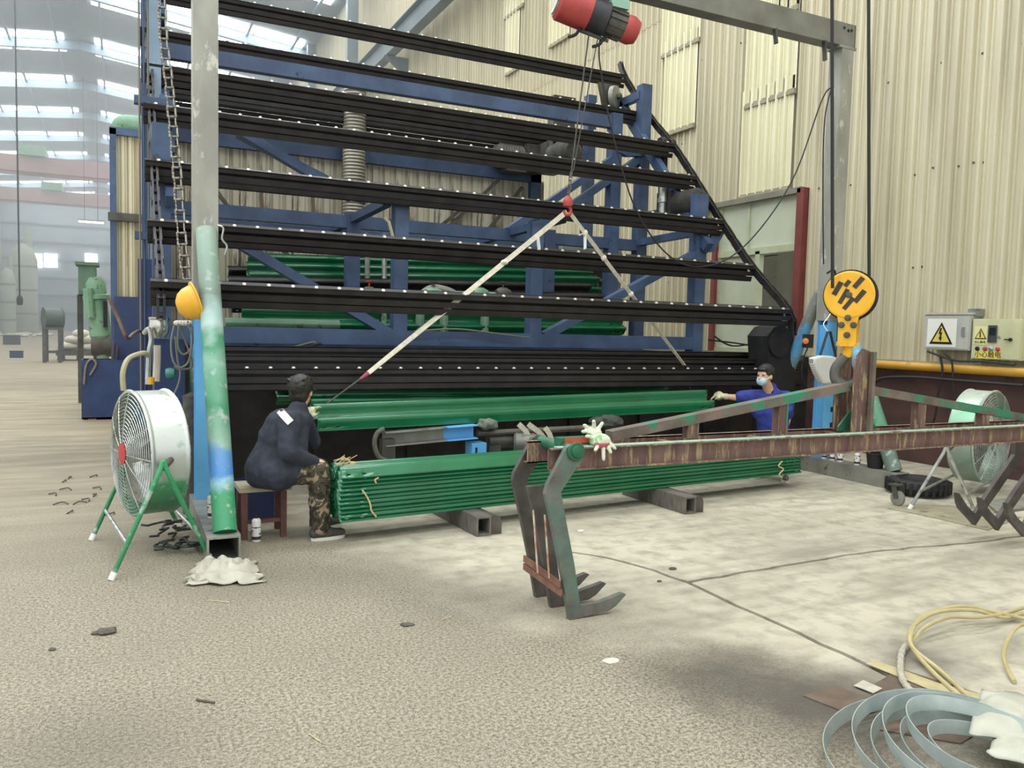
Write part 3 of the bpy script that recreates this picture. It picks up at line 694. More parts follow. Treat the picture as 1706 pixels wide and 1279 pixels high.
# ================================================================== green guardrail beams
RAIL_L = 5.25
def rail_mesh(L_, seed=0, m=GREEN):
    prof = [(-.155,.010),(-.150,.0),(-.143,.004),(-.132,.022),(-.126,.031),(-.112,.054),(-.098,.077),(-.085,.085),(-.072,.082),(-.055,.058),(-.034,.022),(-.018,.008),(0,.004)]
    prof = prof+[(-a, b) for a, b in reversed(prof[:-1])]
    xs = [0,.045,.075,.17,.20,.30]; xs = sorted(xs+[L_*k/10 for k in range(1,10)]+[L_-x for x in xs])
    mb = MB(); n = len(prof); mb.v = [Vector((x, a, b)) for x in xs for a, b in prof]
    holes = set()
    def inseg(x0, x1): return (abs(x0-.045) < 1e-4) or (abs(x0-.17) < 1e-4) or (abs(x1-(L_-.045)) < 1e-4) or (abs(x1-(L_-.17)) < 1e-4)
    for i in range(len(xs)-1):
        for j in range(n-1):
            if inseg(xs[i], xs[i+1]) and j in (3, n-5, 11): continue
            mb.f.append([i*n+j, (i+1)*n+j, (i+1)*n+j+1, i*n+j+1]); mb.m.append(0)
    return mb.mesh('guardrail', m, smooth=50, fixn=False)
rail_me = rail_mesh(RAIL_L)
def rail(label, p, q, group, roll=0, me=rail_me, name='guardrail_beam'):
    p, q = Vector(p), Vector(q); d = (q-p).normalized(); s = Z.cross(d).normalized(); u_ = d.cross(s)
    o = link(name, me); r = Matrix((d, s, u_)).transposed() @ Matrix.Rotation(roll, 3, 'X')
    o.matrix_world = Matrix.Translation(p) @ r.to_4x4(); tag(o, label, 'guardrail', group)
    md = o.modifiers.new('thickness', 'SOLIDIFY'); md.thickness = .004; md.offset = 1
    return o
# bundle lying on the floor blocks
BZ = .16
bl, br = PZ(566, 872, BZ), PZ(1334, 788, BZ); bd = (br-bl).normalized(); bs = Z.cross(bd)
bl = bl+bs*.155
NL = 11
ordl = ['bottom', 'second', 'third', 'fourth', 'fifth', 'sixth', 'seventh', 'eighth', 'ninth', 'tenth', 'top']
for k in range(NL):
    off = rnd.uniform(-.014, .014)+(.02 if k == NL-1 else 0); p = bl+bd*off+bs*rnd.uniform(-.004, .004); p.z = BZ+.002+k*.0335
    if k == NL-1: p -= bs*.01
    rail('%s glossy green guardrail beam in the stack on the floor blocks' % ordl[k] if k in (0, NL-1) else 'glossy green guardrail beam, %s from the bottom of the floor stack' % ordl[k], p, p+bd, 'stacked green guardrails on the floor')
    if k == NL-1: TOPZ = p.z
# second short pile tucked behind it
# rails being lifted off the line
lift_me = rail_mesh(4.62)
fr = [(PV(522,697,7.0), PV(1183,667,7.35), 'front green guardrail held by both workers', 42),
      (PV(512,660,7.75), PV(1105,654,8.2), 'second green guardrail hanging behind the held one', 58),
      (PV(458,650,8.35), PV(1055,643,8.5), 'rearmost green guardrail under the black carriers', 80)]
for i, (p, q, lab, ro) in enumerate(fr):
    rail(lab, p, q, 'green guardrails being lifted', radians(ro), me=lift_me)
# painted rails resting inside the rack
for i, (x, y, vv, x1, y1) in enumerate(((412,440,11.2,905,452),(410,455,11.0,905,463),(415,470,10.8,905,474),(402,520,9.9,660,525),(402,530,9.75,660,534))):
    p, q = PV(x, y, vv), PV(x1, y1, vv)
    lab = ['top green guardrail of the pile inside the rack', 'middle green guardrail of the pile inside the rack', 'bottom green guardrail of the pile inside the rack', 'upper green guardrail lying low on the left of the rack', 'lower green guardrail lying low on the left of the rack'][i]
    o = rail(lab, p, q, 'green guardrails inside the rack', radians(75))
# dark unpainted rails under them
for i, (x, y, vv, x1, y1) in enumerate(((380,462,11.3,1050,474),(380,480,10.6,1050,488),(385,500,10.2,1040,505))):
    p, q = PV(x, y, vv), PV(x1, y1, vv)
    rail(['upper dark guardrail behind the rack posts', 'middle dark guardrail behind the rack posts', 'lower dark guardrail behind the rack posts'][i], p, q, 'dark guardrails inside the rack', radians(80), name='dark_guardrail', me=dark_me if i else globals().setdefault('dark_me', rail_mesh(RAIL_L, 0, BLACK)))
# straw ties on the stack
STRAW = mat('straw_rope', '#b7a377', '#d3c193', 30, .9)
def tie(label, pts, r=.007):
    mb = MB(); mb.tube(catmull(pts, 5), r, 6); solo('straw_tie', mb, STRAW, label, 'tie', 'straw ties on the stack')
fy = lambda x, y: (lambda p: p-bs*.008)(PV(x, y, bl.y+(PV(x, y, bl.y).x-bl.x)*bd.y/bd.x-.155))
tie('pale straw tie around the left end of the green stack', [fy(x, y) for x, y in ((603,816),(610,826),(615,836),(617,844),(618,850),(626,860))])
tie('curled straw tie at the right end of the green stack', [fy(x, y) for x, y in ((1302,768),(1296,776),(1304,781),(1297,790),(1302,795))])
tie('short straw tie in a slot of the top rail', [fy(x, y) for x, y in ((630,795),(624,799),(626,804))])
mb = MB()
c = Vector((bl.x+.06, bl.y, BZ+10*.0335+.1))
for k in range(26):
    a = c+Vector((rnd.uniform(-.06,.1), rnd.uniform(-.05,.05), rnd.uniform(-.02,.03))); mb.tube([a, a+Vector((rnd.uniform(.02,.09), rnd.uniform(-.03,.03), rnd.uniform(-.01,.04)))], .003, 4)
STRAWPOS = c
solo('straw_bunch', mb, STRAW, 'bunch of loose straw on the left end of the green stack', 'straw', None, 'stuff')
# blocks under the stack
BLK = mat('block_grey_wood', '#5f5a52', '#77726a', 9, .7, .1, bump=.3, stretch=(1,6,1))
for i, (x, y, lab) in enumerate(((806,893,'grey hollow block under the left half of the green stack'), (1150,856,'grey hollow block under the middle of the green stack'))):
    c = PZ(x, y); t = thing('support_block', lab, 'block', c+Vector((0,.4,0)), 'blocks under the stack')
    mb = MB(); mb.hollow(c+Vector((0,0,.08)), c+Vector((-.05,.95,.08)), .13, .155, .015); part('tube', mb, BLK, t, 0)
    mb = MB(); pr = [(0,0),(.10,0),(.10,.10),(.085,.14),(.05,.155),(0,.155)]
    mb.prism([c+Vector((.065+a, .02, b)) for a, b in pr], (-.05,.9,0)); part('round_pad', mb, mat('rubber_pad','#4a4541','#5d5751',10,.8), t)
# ================================================================== gantry
GV, GL, GR, GZ = 7.1, .63, 7.7, 5.06
gan = thing('gantry_frame', 'grey portal gantry with painted tube legs spanning the green rails', 'gantry', ((GL+GR)/2, GV, 0))
def ramp_mat(name, stops, zlo, zhi, rough=.45):
    m = bpy.data.materials.new(name); m.use_nodes = True; nt = m.node_tree; N = nt.nodes; L = nt.links; p = N['Principled BSDF']; p.inputs['Roughness'].default_value = rough
    g = N.new('ShaderNodeNewGeometry'); s = N.new('ShaderNodeSeparateXYZ'); L.new(g.outputs['Position'], s.inputs[0])
    n = N.new('ShaderNodeTexNoise'); n.inputs['Scale'].default_value = 5; n.inputs['Detail'].default_value = 6; L.new(g.outputs['Position'], n.inputs['Vector'])
    mr = N.new('ShaderNodeMapRange'); mr.inputs[1].default_value = zlo; mr.inputs[2].default_value = zhi; L.new(s.outputs['Z'], mr.inputs[0])
    a = N.new('ShaderNodeMath'); a.operation = 'MULTIPLY_ADD'; a.inputs[1].default_value = .14; L.new(n.outputs['Fac'], a.inputs[0]); 
    sub = N.new('ShaderNodeMath'); sub.operation = 'SUBTRACT'; sub.inputs[1].default_value = .07; L.new(mr.outputs[0], sub.inputs[0]); L.new(sub.outputs[0], a.inputs[2])
    r = N.new('ShaderNodeValToRGB'); L.new(a.outputs[0], r.inputs[0]); e = r.color_ramp.elements
    while len(e) < len(stops): e.new(.5)
    for el, (ps, c) in zip(e, stops): el.position = ps; el.color = lin(c)
    n2 = N.new('ShaderNodeTexNoise'); n2.inputs['Scale'].default_value = 14; n2.inputs['Detail'].default_value = 5; L.new(g.outputs['Position'], n2.inputs['Vector'])
    r2 = N.new('ShaderNodeValToRGB'); r2.color_ramp.elements[0].position = .58; r2.color_ramp.elements[1].position = .7; L.new(n2.outputs['Fac'], r2.inputs[0])
    mx = N.new('ShaderNodeMixRGB'); L.new(r2.outputs[0], mx.inputs[0]); L.new(r.outputs[0], mx.inputs[1]); mx.inputs[2].default_value = lin('#a3b3a8')
    L.new(mx.outputs[0], p.inputs['Base Color']); return m
LEGP = ramp_mat('sprayed_leg_paint', [(0,'#3a8c62'),(.14,'#3f9468'),(.18,'#8fb9c6'),(.20,'#4a86c4'),(.27,'#5a8fc0'),(.31,'#8aab9b'),(.40,'#3f8863'),(.52,'#7fab96'),(.58,'#3f8a66'),(.63,'#a9c3be'),(.69,'#9dbab5'),(.73,'#78897f'),(.86,'#859f90'),(1.0,'#98ae9f')], .1, 2.5)
LEGR = ramp_mat('sprayed_right_leg_paint', [(0,'#6f7a72'),(.1,'#66756c'),(.25,'#4f8a6c'),(.5,'#6f8f80'),(.6,'#62a7d8'),(.72,'#5fa4d6'),(.76,'#7f837c'),(1,'#85857e')], .1, 2.4)
POSTM = mat('post_grey_steel', '#8d8d83', '#a5a59a', 4, .5, .25, c='#c2c2b6', cth=.62, cscale=9, bump=.15, stretch=(1,1,.4))
BEAMM = mat('gantry_beam_grey', '#6f6f68', '#85857d', 3, .5, .3, bump=.06)
top = []
for s, u in ((0, GL), (1, GR)):
    mb = MB(); mb.beam((u, GV, 1.85 if s else 1.78), (u, GV, GZ), .19, .19, (0,1,0)); part('upper_post', mb, POSTM, gan, 0)
    mb = MB(); mb.channel((u, GV, .12), (u, GV, 1.85 if s else 1.78), .16, .17, .012, (0,1,0)); mb.beam((u, GV+.0, .12), (u, GV, 1.8), .1, .15, (0,1,0)); o = part('lower_post', mb, LBLUE, gan, 0, label='light blue painted lower post')
    
    for zz in ((.55, .62), (.75, .81)): mb2 = MB(); mb2.bmm((u-.02+.05, GV-.088, zz[0]), (u+.07, GV-.084, zz[1])); part('slot', mb2, BLACK2, o, 0)
    n0, n1 = (5.72, 8.3) if not s else (5.95, 8.3)
    mb = MB(); mb.hollow((u, n0, .092), (u, n1, .092), .22, .184, .014); part('base_tube', mb, STEEL, gan, 0)
    a = Vector((u, GV-.12, 2.38)) if not s else Vector((u, GV-.1, 2.2))
    mb = MB(); mb.tube([a, Vector((u+.02, n0+.12, .184))], .082, 20); part('brace_tube', mb, LEGR if s else LEGP, gan)
    mb = MB(); mb.tube([a+Vector((0,.24,0)), Vector((u, n1-.12, .184))], .075, 16); part('brace_tube', mb, LEGR, gan)
    mb = MB()
    for k, dv in enumerate((-.3, .3)): mb.beam((u-.09, GV+dv, 0), (u-.09, GV+dv, 0.001), .01, .01)
    # hooks and plates on the posts
c = Vector((GR, GV, GZ))
mb = MB(); mb.hollow((GL-.1, GV, GZ+.13), (GR+.12, GV, GZ+.13), .17, .26, .012)
mb.bmm((GR+.11, GV-.085, GZ), (GR+.12, GV+.085, GZ+.26)); bo = part('top_beam', mb, BEAMM, gan, 0)
for q in ((-.0, .18), (.05, .19), (-.07, .2), (-2.0, .2)): mb = MB(); mb.lathe([(0,0),(.018,0),(.018,.004),(0,.004)], (GR+q[0], GV-.085, GZ+q[1]), (0,-1,0), 10); part('bolt_hole', mb, BLACK2, bo)
mb = MB(); mb.bmm((GR-.14, GV-.1, GZ-.03), (GR+.13, GV+.1, GZ)); part('cap_plate', mb, STEEL, gan, 0)
for (px, py, L_) in ((1372,85,.22),(1290,66,.16)):
    p = PV(px, py, GV-.06); p.z = GZ+.01; mb = MB(); mb.beam(p, p+Vector((.03,0,-L_)), .02, .05); part('strap', mb, DSTEEL, gan, 0)
# caster under the right base
t = thing('caster_wheel', 'small steel caster at the near end of the right gantry base', 'wheel', PZ(1495,842))
c = PZ(1495,842)+Vector((0,0,.075)); mb = MB(); mb.lathe([(0,-.02),(.03,-.025),(.06,-.02),(.075,-.015),(.075,.015),(.06,.02),(.03,.025),(0,.02)], c, X, 18); part('wheel', mb, STEEL, t)
mb = MB(); mb.beam(c+Vector((-.03,0,0)), c+Vector((-.03,.03,.13)), .012, .05); mb.beam(c+Vector((.03,0,0)), c+Vector((.03,.03,.13)), .012, .05); mb.box(c+Vector((0,.03,.13)), (.1,.1,.015)); part('fork', mb, DSTEEL, t, 0)
# electric hoist under the beam
hc = PV(990, 26, GV); hx = Vector((.93,-.22,-.26)).normalized()
hst = thing('electric_hoist', 'red and black electric chain hoist hung under the gantry beam', 'hoist', hc-Vector((0,0,.25)))
HBLK = mat('hoist_black','#25272a','#33363a',6,.5)
mb = MB(); mb.lathe([(0,-.40),(.15,-.40),(.18,-.37),(.18,-.06),(0,-.06)], hc, hx, 22); part('gear_end', mb, RED, hst)
mb = MB(); mb.lathe([(0,-.41),(.13,-.415),(.14,-.40),(0,-.40)], hc, hx, 22); part('end_plate', mb, STEEL, hst)
mb = MB(); mb.lathe([(0,-.07),(.165,-.07),(.17,.12),(.14,.14),(0,.14)], hc, hx, 22); part('drum', mb, HBLK, hst)
mb = MB(); mb.lathe([(0,.13),(.13,.13),(.13,.33),(0,.33)], hc, hx, 20)
for k in range(12):
    t_ = 2*pi*k/12; a = Z.cross(hx).normalized(); b = hx.cross(a); q = a*cos(t_)+b*sin(t_); mb.beam(hc+hx*.14+q*.135, hc+hx*.32+q*.135, .012, .025, q)
part('motor', mb, DSTEEL, hst)
mb = MB(); mb.lathe([(0,.32),(.135,.32),(.14,.40),(.11,.47),(0,.49)], hc, hx, 20); part('motor_cap', mb, RED, hst)
mb = MB(); mb.bmm(hc+Vector((.15,-.08,.1)), hc+Vector((.36,.08,.24))); part('switch_box', mb, mat('pale_green_box','#8fb5a4',None,rough=.5), hst, 0)
mb = MB(); mb.beam(hc+Vector((-.05,0,.1)), hc+Vector((-.05,0,.35)), .1, .06); mb.beam(hc+Vector((.18,0,.1)), hc+Vector((.18,0,.35)), .1, .06); part('hanger', mb, DSTEEL, hst, 0)
for dx in (-.14, .12):
    mb = MB(); p = hc+hx*dx+Vector((0,-.02,-.17)); mb.tube(catmull([p+Vector((.12,0,.04)), p, p+Vector((-.08,-.02,-.09)), p+Vector((-.16,-.02,-.13))], 5), .016, 8); part('limit_arm', mb, BLACK2, hst)
mb = MB(); mb.beam(hc+hx*-.18+Vector((0,0,-.2)), hc+hx*.16+Vector((0,0,-.19)), .02, .03); part('guide_bar', mb, DSTEEL, hst, 0)
# hoist rope, chain, swivel and red hook
hk = PV(946, 338, 7.3); rt = hc+hx*-.05+Vector((0,0,-.17))
t = thing('hoist_rope', 'thin steel rope and short chain hanging from the hoist to the red hook', 'rope', hk)
mid = PV(952, 285, 7.27)
mb = MB(); mb.tube([rt, mid], .008, 6); part('rope', mb, DSTEEL, t); mb = MB(); mb.tube([rt+hx*.1, mid+Vector((.02,0,0))], .006, 6); part('rope', mb, DSTEEL, t)
lm = MB(); lm.tube([(0,-.012,0),(.03,-.018,0),(.06,-.012,0),(.065,0,0),(.06,.012,0),(.03,.018,0),(0,.012,0),(-.005,0,0)], .005, 6, closed=True); lme = lm.mesh('chain_link', CHS)
nl = 6; dv = (hk+Vector((0,0,.05))-mid)/nl
for k in range(nl):
    o = link('chain_link', lme, t); d = dv.normalized(); s_ = X if k % 2 else Y; s_ = (s_-d*s_.dot(d)).normalized(); o.matrix_local = Matrix.Translation(mid+dv*k-hk) @ Matrix((d, s_, d.cross(s_))).transposed().to_4x4()
t = thing('lifting_hook', 'small red lifting hook holding both webbing slings', 'hook', hk-Vector((0,0,.05)))
mb = MB(); mb.lathe([(0,.07),(.03,.065),(.05,.03),(.055,0),(.045,-.035),(0,-.05)], hk, Z, 14); part('swivel', mb, RED, t)
mb = MB(); mb.tube(catmull([hk+Vector((0,0,-.03)), hk+Vector((.035,0,-.06)), hk+Vector((.03,0,-.11)), hk+Vector((-.02,0,-.12)), hk+Vector((-.045,0,-.08))], 6), [.016]*25, 8); part('hook', mb, RED, t)
# webbing slings
def strap(name, mb, p, q, w, th=.006, wdir=None):
    mb.beam(p, q, w, th, (0,-.9,.3)); return mb
s0 = hk+Vector((-.01,0,-.09)); sl = PV(614, 621, 7.5); sl2 = PV(523, 688, 7.53)
t = thing('webbing_sling', 'cream webbing sling slanting down to the seated worker', 'sling', sl, 'webbing slings')
pts = [s0.lerp(sl, k/16) for k in range(17)]
mb = MB()
def ribbon(mb, pts, w, side):
    o = len(mb.v)
    for i, p in enumerate(pts):
        a = side+.35*i; d = (pts[min(i+1, len(pts)-1)]-pts[max(i-1,0)]).normalized(); n1 = d.cross(Y).normalized(); n2 = d.cross(n1); q = n1*cos(a*.15)+n2*sin(a*.15); e = n1*-sin(a*.15)+n2*cos(a*.15)
        mb.v += [p+q*w/2+e*.004, p-q*w/2+e*.004, p-q*w/2-e*.004, p+q*w/2-e*.004]
    for i in range(len(pts)-1):
        for k in range(4): a, b = o+i*4+k, o+i*4+(k+1) % 4; mb.f.append([a, b, b+4, a+4]); mb.m.append(mb.mi)
ribbon(mb, pts, .05, 0); part('webbing', mb, ROPE, t)
mb = MB(); mb.tube([pts[-1], pts[-1].lerp(sl2, .15)], [.022, .012], 8); part('end_loop', mb, mat('pink_loop','#b0546a',None,rough=.8), t)
mb = MB(); mb.tube([pts[-1].lerp(sl2, .1), sl2], .009, 6); part('wire_leg', mb, DSTEEL, t)
for f_, sz in ((.16, .1), (.33, .035)):
    p = s0.lerp(sl, f_); mb = MB()
    if sz > .05: mb.beam(p+Vector((0,-.02,-.02)), p+Vector((.02,-.02,-.14)), .004, .06, (0,1,0))
    else: mb.ball(p, .035, 10, 6, (1.2,.8,.8))
    part('label_tag' if sz > .05 else 'knot', mb, WHITE if sz > .05 else ROPE, t)
sr = PV(1140, 608, 7.75); t = thing('webbing_sling', 'knotted cream webbing sling slanting down to the right rail end', 'sling', sr, 'webbing slings')
s1 = hk+Vector((.02,0,-.09)); pts = [s1.lerp(sr, k/16) for k in range(17)]; mb = MB(); ribbon(mb, pts, .04, 3); part('webbing', mb, ROPE, t)
for f_ in (.12, .27, .5, .58, .63):
    p = s1.lerp(sr, f_); mb = MB(); mb.ball(p, .032, 10, 6, (1,.9,1.1)); part('knot', mb, ROPE, t)
p = s1.lerp(sr, .12); mb = MB(); mb.beam(p, p+Vector((-.005,-.02,-.17)), .004, .05, (0,1,0)); part('label_tag', mb, WHITE, t, 0)
mb = MB(); mb.beam(p, p+Vector((-.08,-.01,-.03)), .01, .012); part('loose_end', mb, ROPE, t, 0)
mb = MB(); mb.tube([sr, sr+Vector((.08,.05,-.03)), sr+Vector((.2,.1,-.35))], .01, 6); part('wire_leg', mb, DSTEEL, t)
# pendant cables
cb = catmull([PV(1384,146,GV-.1), PV(1368,170,GV-.1), PV(1320,300,GV), PV(1250,400,GV), PV(1185,442,GV+.05), PV(1120,430,GV), PV(1060,350,GV), PV(1020,220,GV), PV(1003,130,GV), PV(998,88,GV), PV(1001,55,GV)], 8)
mb = MB(); mb.tube(cb, .008, 6); solo('hoist_cable', mb, CABLE, 'black hoist power cable sagging from the hoist to the right gantry post', 'cable')
mb = MB(); mb.tube(catmull([PV(1384,150,GV-.1), PV(1374,200,GV-.1), PV(1371,300,GV-.1), PV(1372,440,GV-.1)], 6), .008, 6); solo('post_cable', mb, CABLE, 'thin black cable running down the right gantry post', 'cable')
mb = MB(); mb.tube(catmull([PV(1378,455,GV-.15), PV(1390,450,GV-.15), PV(1392,470,GV-.15), PV(1384,480,GV-.15)], 5), .012, 6); solo('post_hook', mb, BLACK2, 'black bent hook on the right gantry post beside the yellow block', 'hook')
# hook and loop of wire at the left brace joint
mb = MB(); mb.tube(catmull([PV(362,375,6.9), PV(372,380,6.9), PV(370,398,6.9), PV(378,410,6.9), PV(374,425,6.9)], 5), .008, 6); solo('wire_hook', mb, GALV, 'bent wire hook on the left brace tube joint', 'hook')

# ================================================================== claw spreader with hook block
SV = 3.92; SD = .36
spr = thing('claw_spreader', 'rusty lifting spreader beam with bent steel claws at both ends', 'spreader', (4.6, SV+SD/2, 0))
SZ = .985; UL = 2.24; UR = 7.02; UC = (UL+UR)/2
for dv, nm in ((.03, 'near'), (SD-.03, 'far')):
    mb = MB(); mb.channel((UL-.06, SV+dv, SZ-.065), (UR+.06, SV+dv, SZ-.065), .05, .13, .008, side=1 if dv < .1 else -1); part('main_beam', mb, RUST, spr, 0)
mb = MB(); mb.bmm((UL-.02, SV+.004, SZ), (UR, SV+.06, SZ+.006)); part('top_flange', mb, mat('flange_pale_green','#8fae9a','#a3bdaa',8,.6,c='#7a5f56',cth=.6), spr, 0)
for k in range(7):
    u = UL+.15+k*(UR-UL-.3)/6; mb = MB(); mb.bmm((u-.03, SV+.06, SZ-.12), (u+.03, SV+SD-.06, SZ-.02)); part('spacer', mb, RUST, spr, 0)
# mast in the middle
MU = PV(1424, 640, SV+SD/2).x; mtop = PV(1424, 585, SV+SD/2).z; jz = PV(1424, 642, SV+SD/2).z
for dv in (.1, SD-.1):
    mb = MB(); mb.prism([(MU-.09, SV+dv, SZ), (MU+.05, SV+dv, SZ), (MU+.05, SV+dv, mtop), (MU-.02, SV+dv, mtop+.02), (MU-.09, SV+dv, mtop-.05)], (0,.02,0)); part('mast_plate', mb, RUST, spr, 0)
mb = MB(); mb.prism([(MU-.14, SV+SD/2, SZ), (MU-.14, SV+SD/2, SZ+.03), (MU+.03, SV+SD/2, SZ+.2), (MU+.24, SV+SD/2, SZ+.02), (MU+.24, SV+SD/2, SZ)], (0,.015,0)); part('gusset', mb, DGREEN, spr, 0)
mb = MB(); mb.beam((MU+.045, SV+.07, SZ), (MU+.045, SV+.07, mtop), .03, .03, (0,1,0)); part('mast_edge', mb, RUST2, spr, 0)
# top chords
ca = PV(1015, 716, SV+SD/2); cb_ = Vector((MU-.05, SV+SD/2, jz)); ce = Vector((2*MU-ca.x, SV+SD/2, SZ+.03)); ca.z = SZ+.035
mb = MB(); mb.beam(ca, cb_, .08, .06); part('top_chord', mb, RUST2, spr, 0); mb = MB(); mb.beam(Vector((MU+.05, SV+SD/2, jz-.02)), ce, .08, .06); part('top_chord', mb, RUST2, spr, 0)
for px in (1152, 1300):
    c = PV(px, 700, SV+SD/2); t_ = (c.x-ca.x)/(cb_.x-ca.x); zz = ca.z+(cb_.z-ca.z)*t_
    mb = MB(); mb.bmm((c.x-.045, SV+SD/2-.03, SZ), (c.x+.02, SV+SD/2+.03, zz)); part('strut', mb, RUST, spr, 0); mb = MB(); mb.bmm((c.x+.02, SV+SD/2-.035, SZ), (c.x+.035, SV+SD/2+.03, zz)); part('strut_edge', mb, RUST2, spr, 0)
    u2 = 2*MU-c.x; mb = MB(); mb.bmm((u2-.045, SV+SD/2-.03, SZ), (u2+.045, SV+SD/2+.03, zz-.02)); part('strut', mb, RUST, spr, 0)
# claws
def cpt(x, y): return PV(840+x/3.119, 640+y/3.119, SV)
outline = [(352,312),(378,325),(388,350),(380,392),(275,555),(305,720),(345,930),(375,1140),(470,1125),(595,1076),(612,1082),(560,1140),(520,1168),(400,1195),(320,1215),(285,1000),(230,720),(195,565),(205,520),(305,325),(325,312)]
poly = [cpt(*q) for q in outline]; zmin = min(p.z for p in poly); poly = [Vector((p.x, SV, p.z-zmin)) for p in poly]
mid_outline = [(165,600),(200,590),(222,700),(262,940),(300,1120),(375,1140),(470,1125),(595,1076),(612,1082),(560,1140),(520,1168),(400,1195),(320,1215),(285,1000),(230,720)]
pm = [cpt(*q) for q in mid_outline]
half = [p for i, p in enumerate(poly) if i not in (0,1,2,3,19,20)]
half = [Vector((p.x-.0, SV, p.z)) for p in poly[4:18]]
half[0].z = half[-1].z
pivot = cpt(350,345); pivot = Vector((pivot.x, SV, pivot.z-zmin)); 
heelR = Vector((6.47, SV, .03)); pivR = Vector((UR, SV, SZ-.07))
def claw(pl, dv, nm, mir, m, lab=None):
    pts = []
    for p in pl:
        q = Vector(p)
        if mir:
            du, dz = -(q.x-pivot.x), q.z-pivot.z; an = radians(-33); q = Vector((pivR.x+(du*cos(an)+dz*-sin(an))*-1*-1, SV, pivR.z+(du*sin(an)+dz*cos(an))))
        pts.append(q+Vector((0,dv,0)))
    mb = MB(); mb.prism(pts, (0,.035,0)); return part(nm, mb, m, spr, 0, lab)
CLAWD = mat('claw_dark_steel','#4b4744','#615c57',9,.55,.25,bump=.25)
for mir in (0, 1):
    claw(poly, -.045, 'claw', mir, CLAWM if not mir else CLAWD, 'bent steel claw with green overspray' if not mir else None); claw(half, SD*.48, 'claw', mir, CLAWD); claw(poly, SD+.01, 'claw', mir, CLAWD)
    pv_ = pivot if not mir else pivR
    mb = MB(); mb.lathe([(0,-.075),(.032,-.07),(.036,-.06),(.036,SD+.06),(0,SD+.06)], pv_, Y, 18); part('pivot_pin', mb, MATS['dark_green_paint'] if not mir else CLAWD, spr)
mb = MB(); mb.lathe([(0,-.05),(.05,-.05),(.055,-.046),(.055,-.04),(0,-.04)], pivot+Vector((0,-.01,0)), Y, 18); part('pin_washer', mb, DGREEN, spr)
for zz in (.215, .165):
    p = pivot+Vector((-.045,0,0)); hp = [q for q in poly]; uu = cpt(285, 960).x-.015
    mb = MB(); mb.beam((uu+(.215-zz)*.25, SV-.04, zz), (uu-.0, SV+SD+.05, zz+.03), .012, .04, (0,0,1)); part('tie_strip', mb, mat('rust_strip','#6a4a3d','#83604f',12,.7), spr, 0)
for k, (u, z0, z1) in enumerate(((.0,.62,.2),(.03,.6,.18))):
    p = cpt(170+k*40, 640); mb = MB(); mb.beam((p.x+.03, SV+.10+k*-.05, z0), (p.x+.07, SV+.1+k*-.05, z1+.05), .006, .012, (0,1,0)); part('peeling_strip', mb, mat('peeling_tape','#d6cdb8','#b5764e',18,.8), spr, 0)
# small bar and gloves lying on the spreader
a, b = PV(928,716,SV+.1), PV(990,708,SV+.1); a.z = SZ+.02; b.z = SZ+.03
t = thing('pry_bar', 'red and green painted bar lying on the left end of the spreader', 'bar', (a.x, a.y, SZ))
mb = MB(); mb.bmm((a.x, SV+.06, SZ+.005), (b.x+.02, SV+.13, SZ+.05)); part('bar', mb, DGREEN, t, 0); mb = MB(); mb.bmm((a.x+.03, SV+.056, SZ+.02), (b.x-.02, SV+.06, SZ+.048)); part('red_stripe', mb, mat('orange_red','#d2502f','#c2452a',9,.5), t, 0)
# yellow hook block
HV = SV+SD/2; hb = PV(1417, 492, HV); 
blk = thing('hook_block', 'yellow crane hook block with black stripes above the spreader mast', 'hook block', (hb.x, HV, mtop))
R_ = .168
tq = Vector((.56,-.83,0)).normalized(); tn = Vector((-.83,-.56,0)).normalized()
STRIPE = mat('black_stripe','#2a2926','#3a3731',12,.6)
for s, dn in ((1, .05), (-1, -.05)):
    mb = MB(); c = hb+tn*dn; mb.lathe([(0,0),(R_-.01,0),(R_,.004),(R_,.02),(R_-.01,.026),(0,.026)], c, tn*s, 36); mb.prism([c+tq*a+Z*b+tn*s*.0 for a, b in ((-.075,-.13),(.075,-.13),(.06,-.2),(.06,-.34),(.045,-.36),(-.045,-.36),(-.06,-.34),(-.06,-.2))], tn*s*.022); ck = part('cheek_plate', mb, YELLOW, blk)
    for (a0, b0, a1, b1, w_) in ((-.10,.0,-.055,.09,.035),(-.06,-.06,-.01,.04,.03),(-.03,.06,.0,.1,.03),(.03,.05,.085,.12,.034),(.04,-.05,.1,.03,.034),(-.03,-.1,.03,-.02,.03)):
        p = c+tq*a0*s+Z*b0+tn*s*.027; q = c+tq*a1*s+Z*b1+tn*s*.027; mb = MB(); mb.beam(p, q, w_, .002, tn); part('black_stripe', mb, STRIPE, ck, 0)
    for a, b in ((0,0),(.0,-.16),(-.04,-.21),(.04,-.21),(0,-.28)): mb = MB(); mb.lathe([(0,.045),(.016,.044),(.022,.036),(.022,.02)], c+tq*a+Z*b, tn*s, 12); part('bolt', mb, DSTEEL, ck)
mb = MB(); mb.lathe([(0,-.035),(R_+.012,-.035),(R_-.03,-.01),(R_-.03,.01),(R_+.012,.035),(0,.035)], hb, tn, 32); part('sheave', mb, BLACK2, blk)
mb = MB(); mb.lathe([(0,-.34),(.035,-.34),(.035,-.42),(.025,-.44),(0,-.44)], hb, Z, 14); mb.bmm(hb+Vector((-.06,-.05,-.36)), hb+Vector((.06,.05,-.33))); part('shank', mb, YELLOW, blk)
hz0 = hb.z-.43; mb = MB()
hp = catmull([hb+Z*-.42, hb+Z*-.46+tq*-.03, hb+Z*-.52+tq*-.07, hb+Z*-.60+tq*-.065, hb+Z*-.64+tq*0, hb+Z*-.60+tq*.06, hb+Z*-.53+tq*.065], 6)
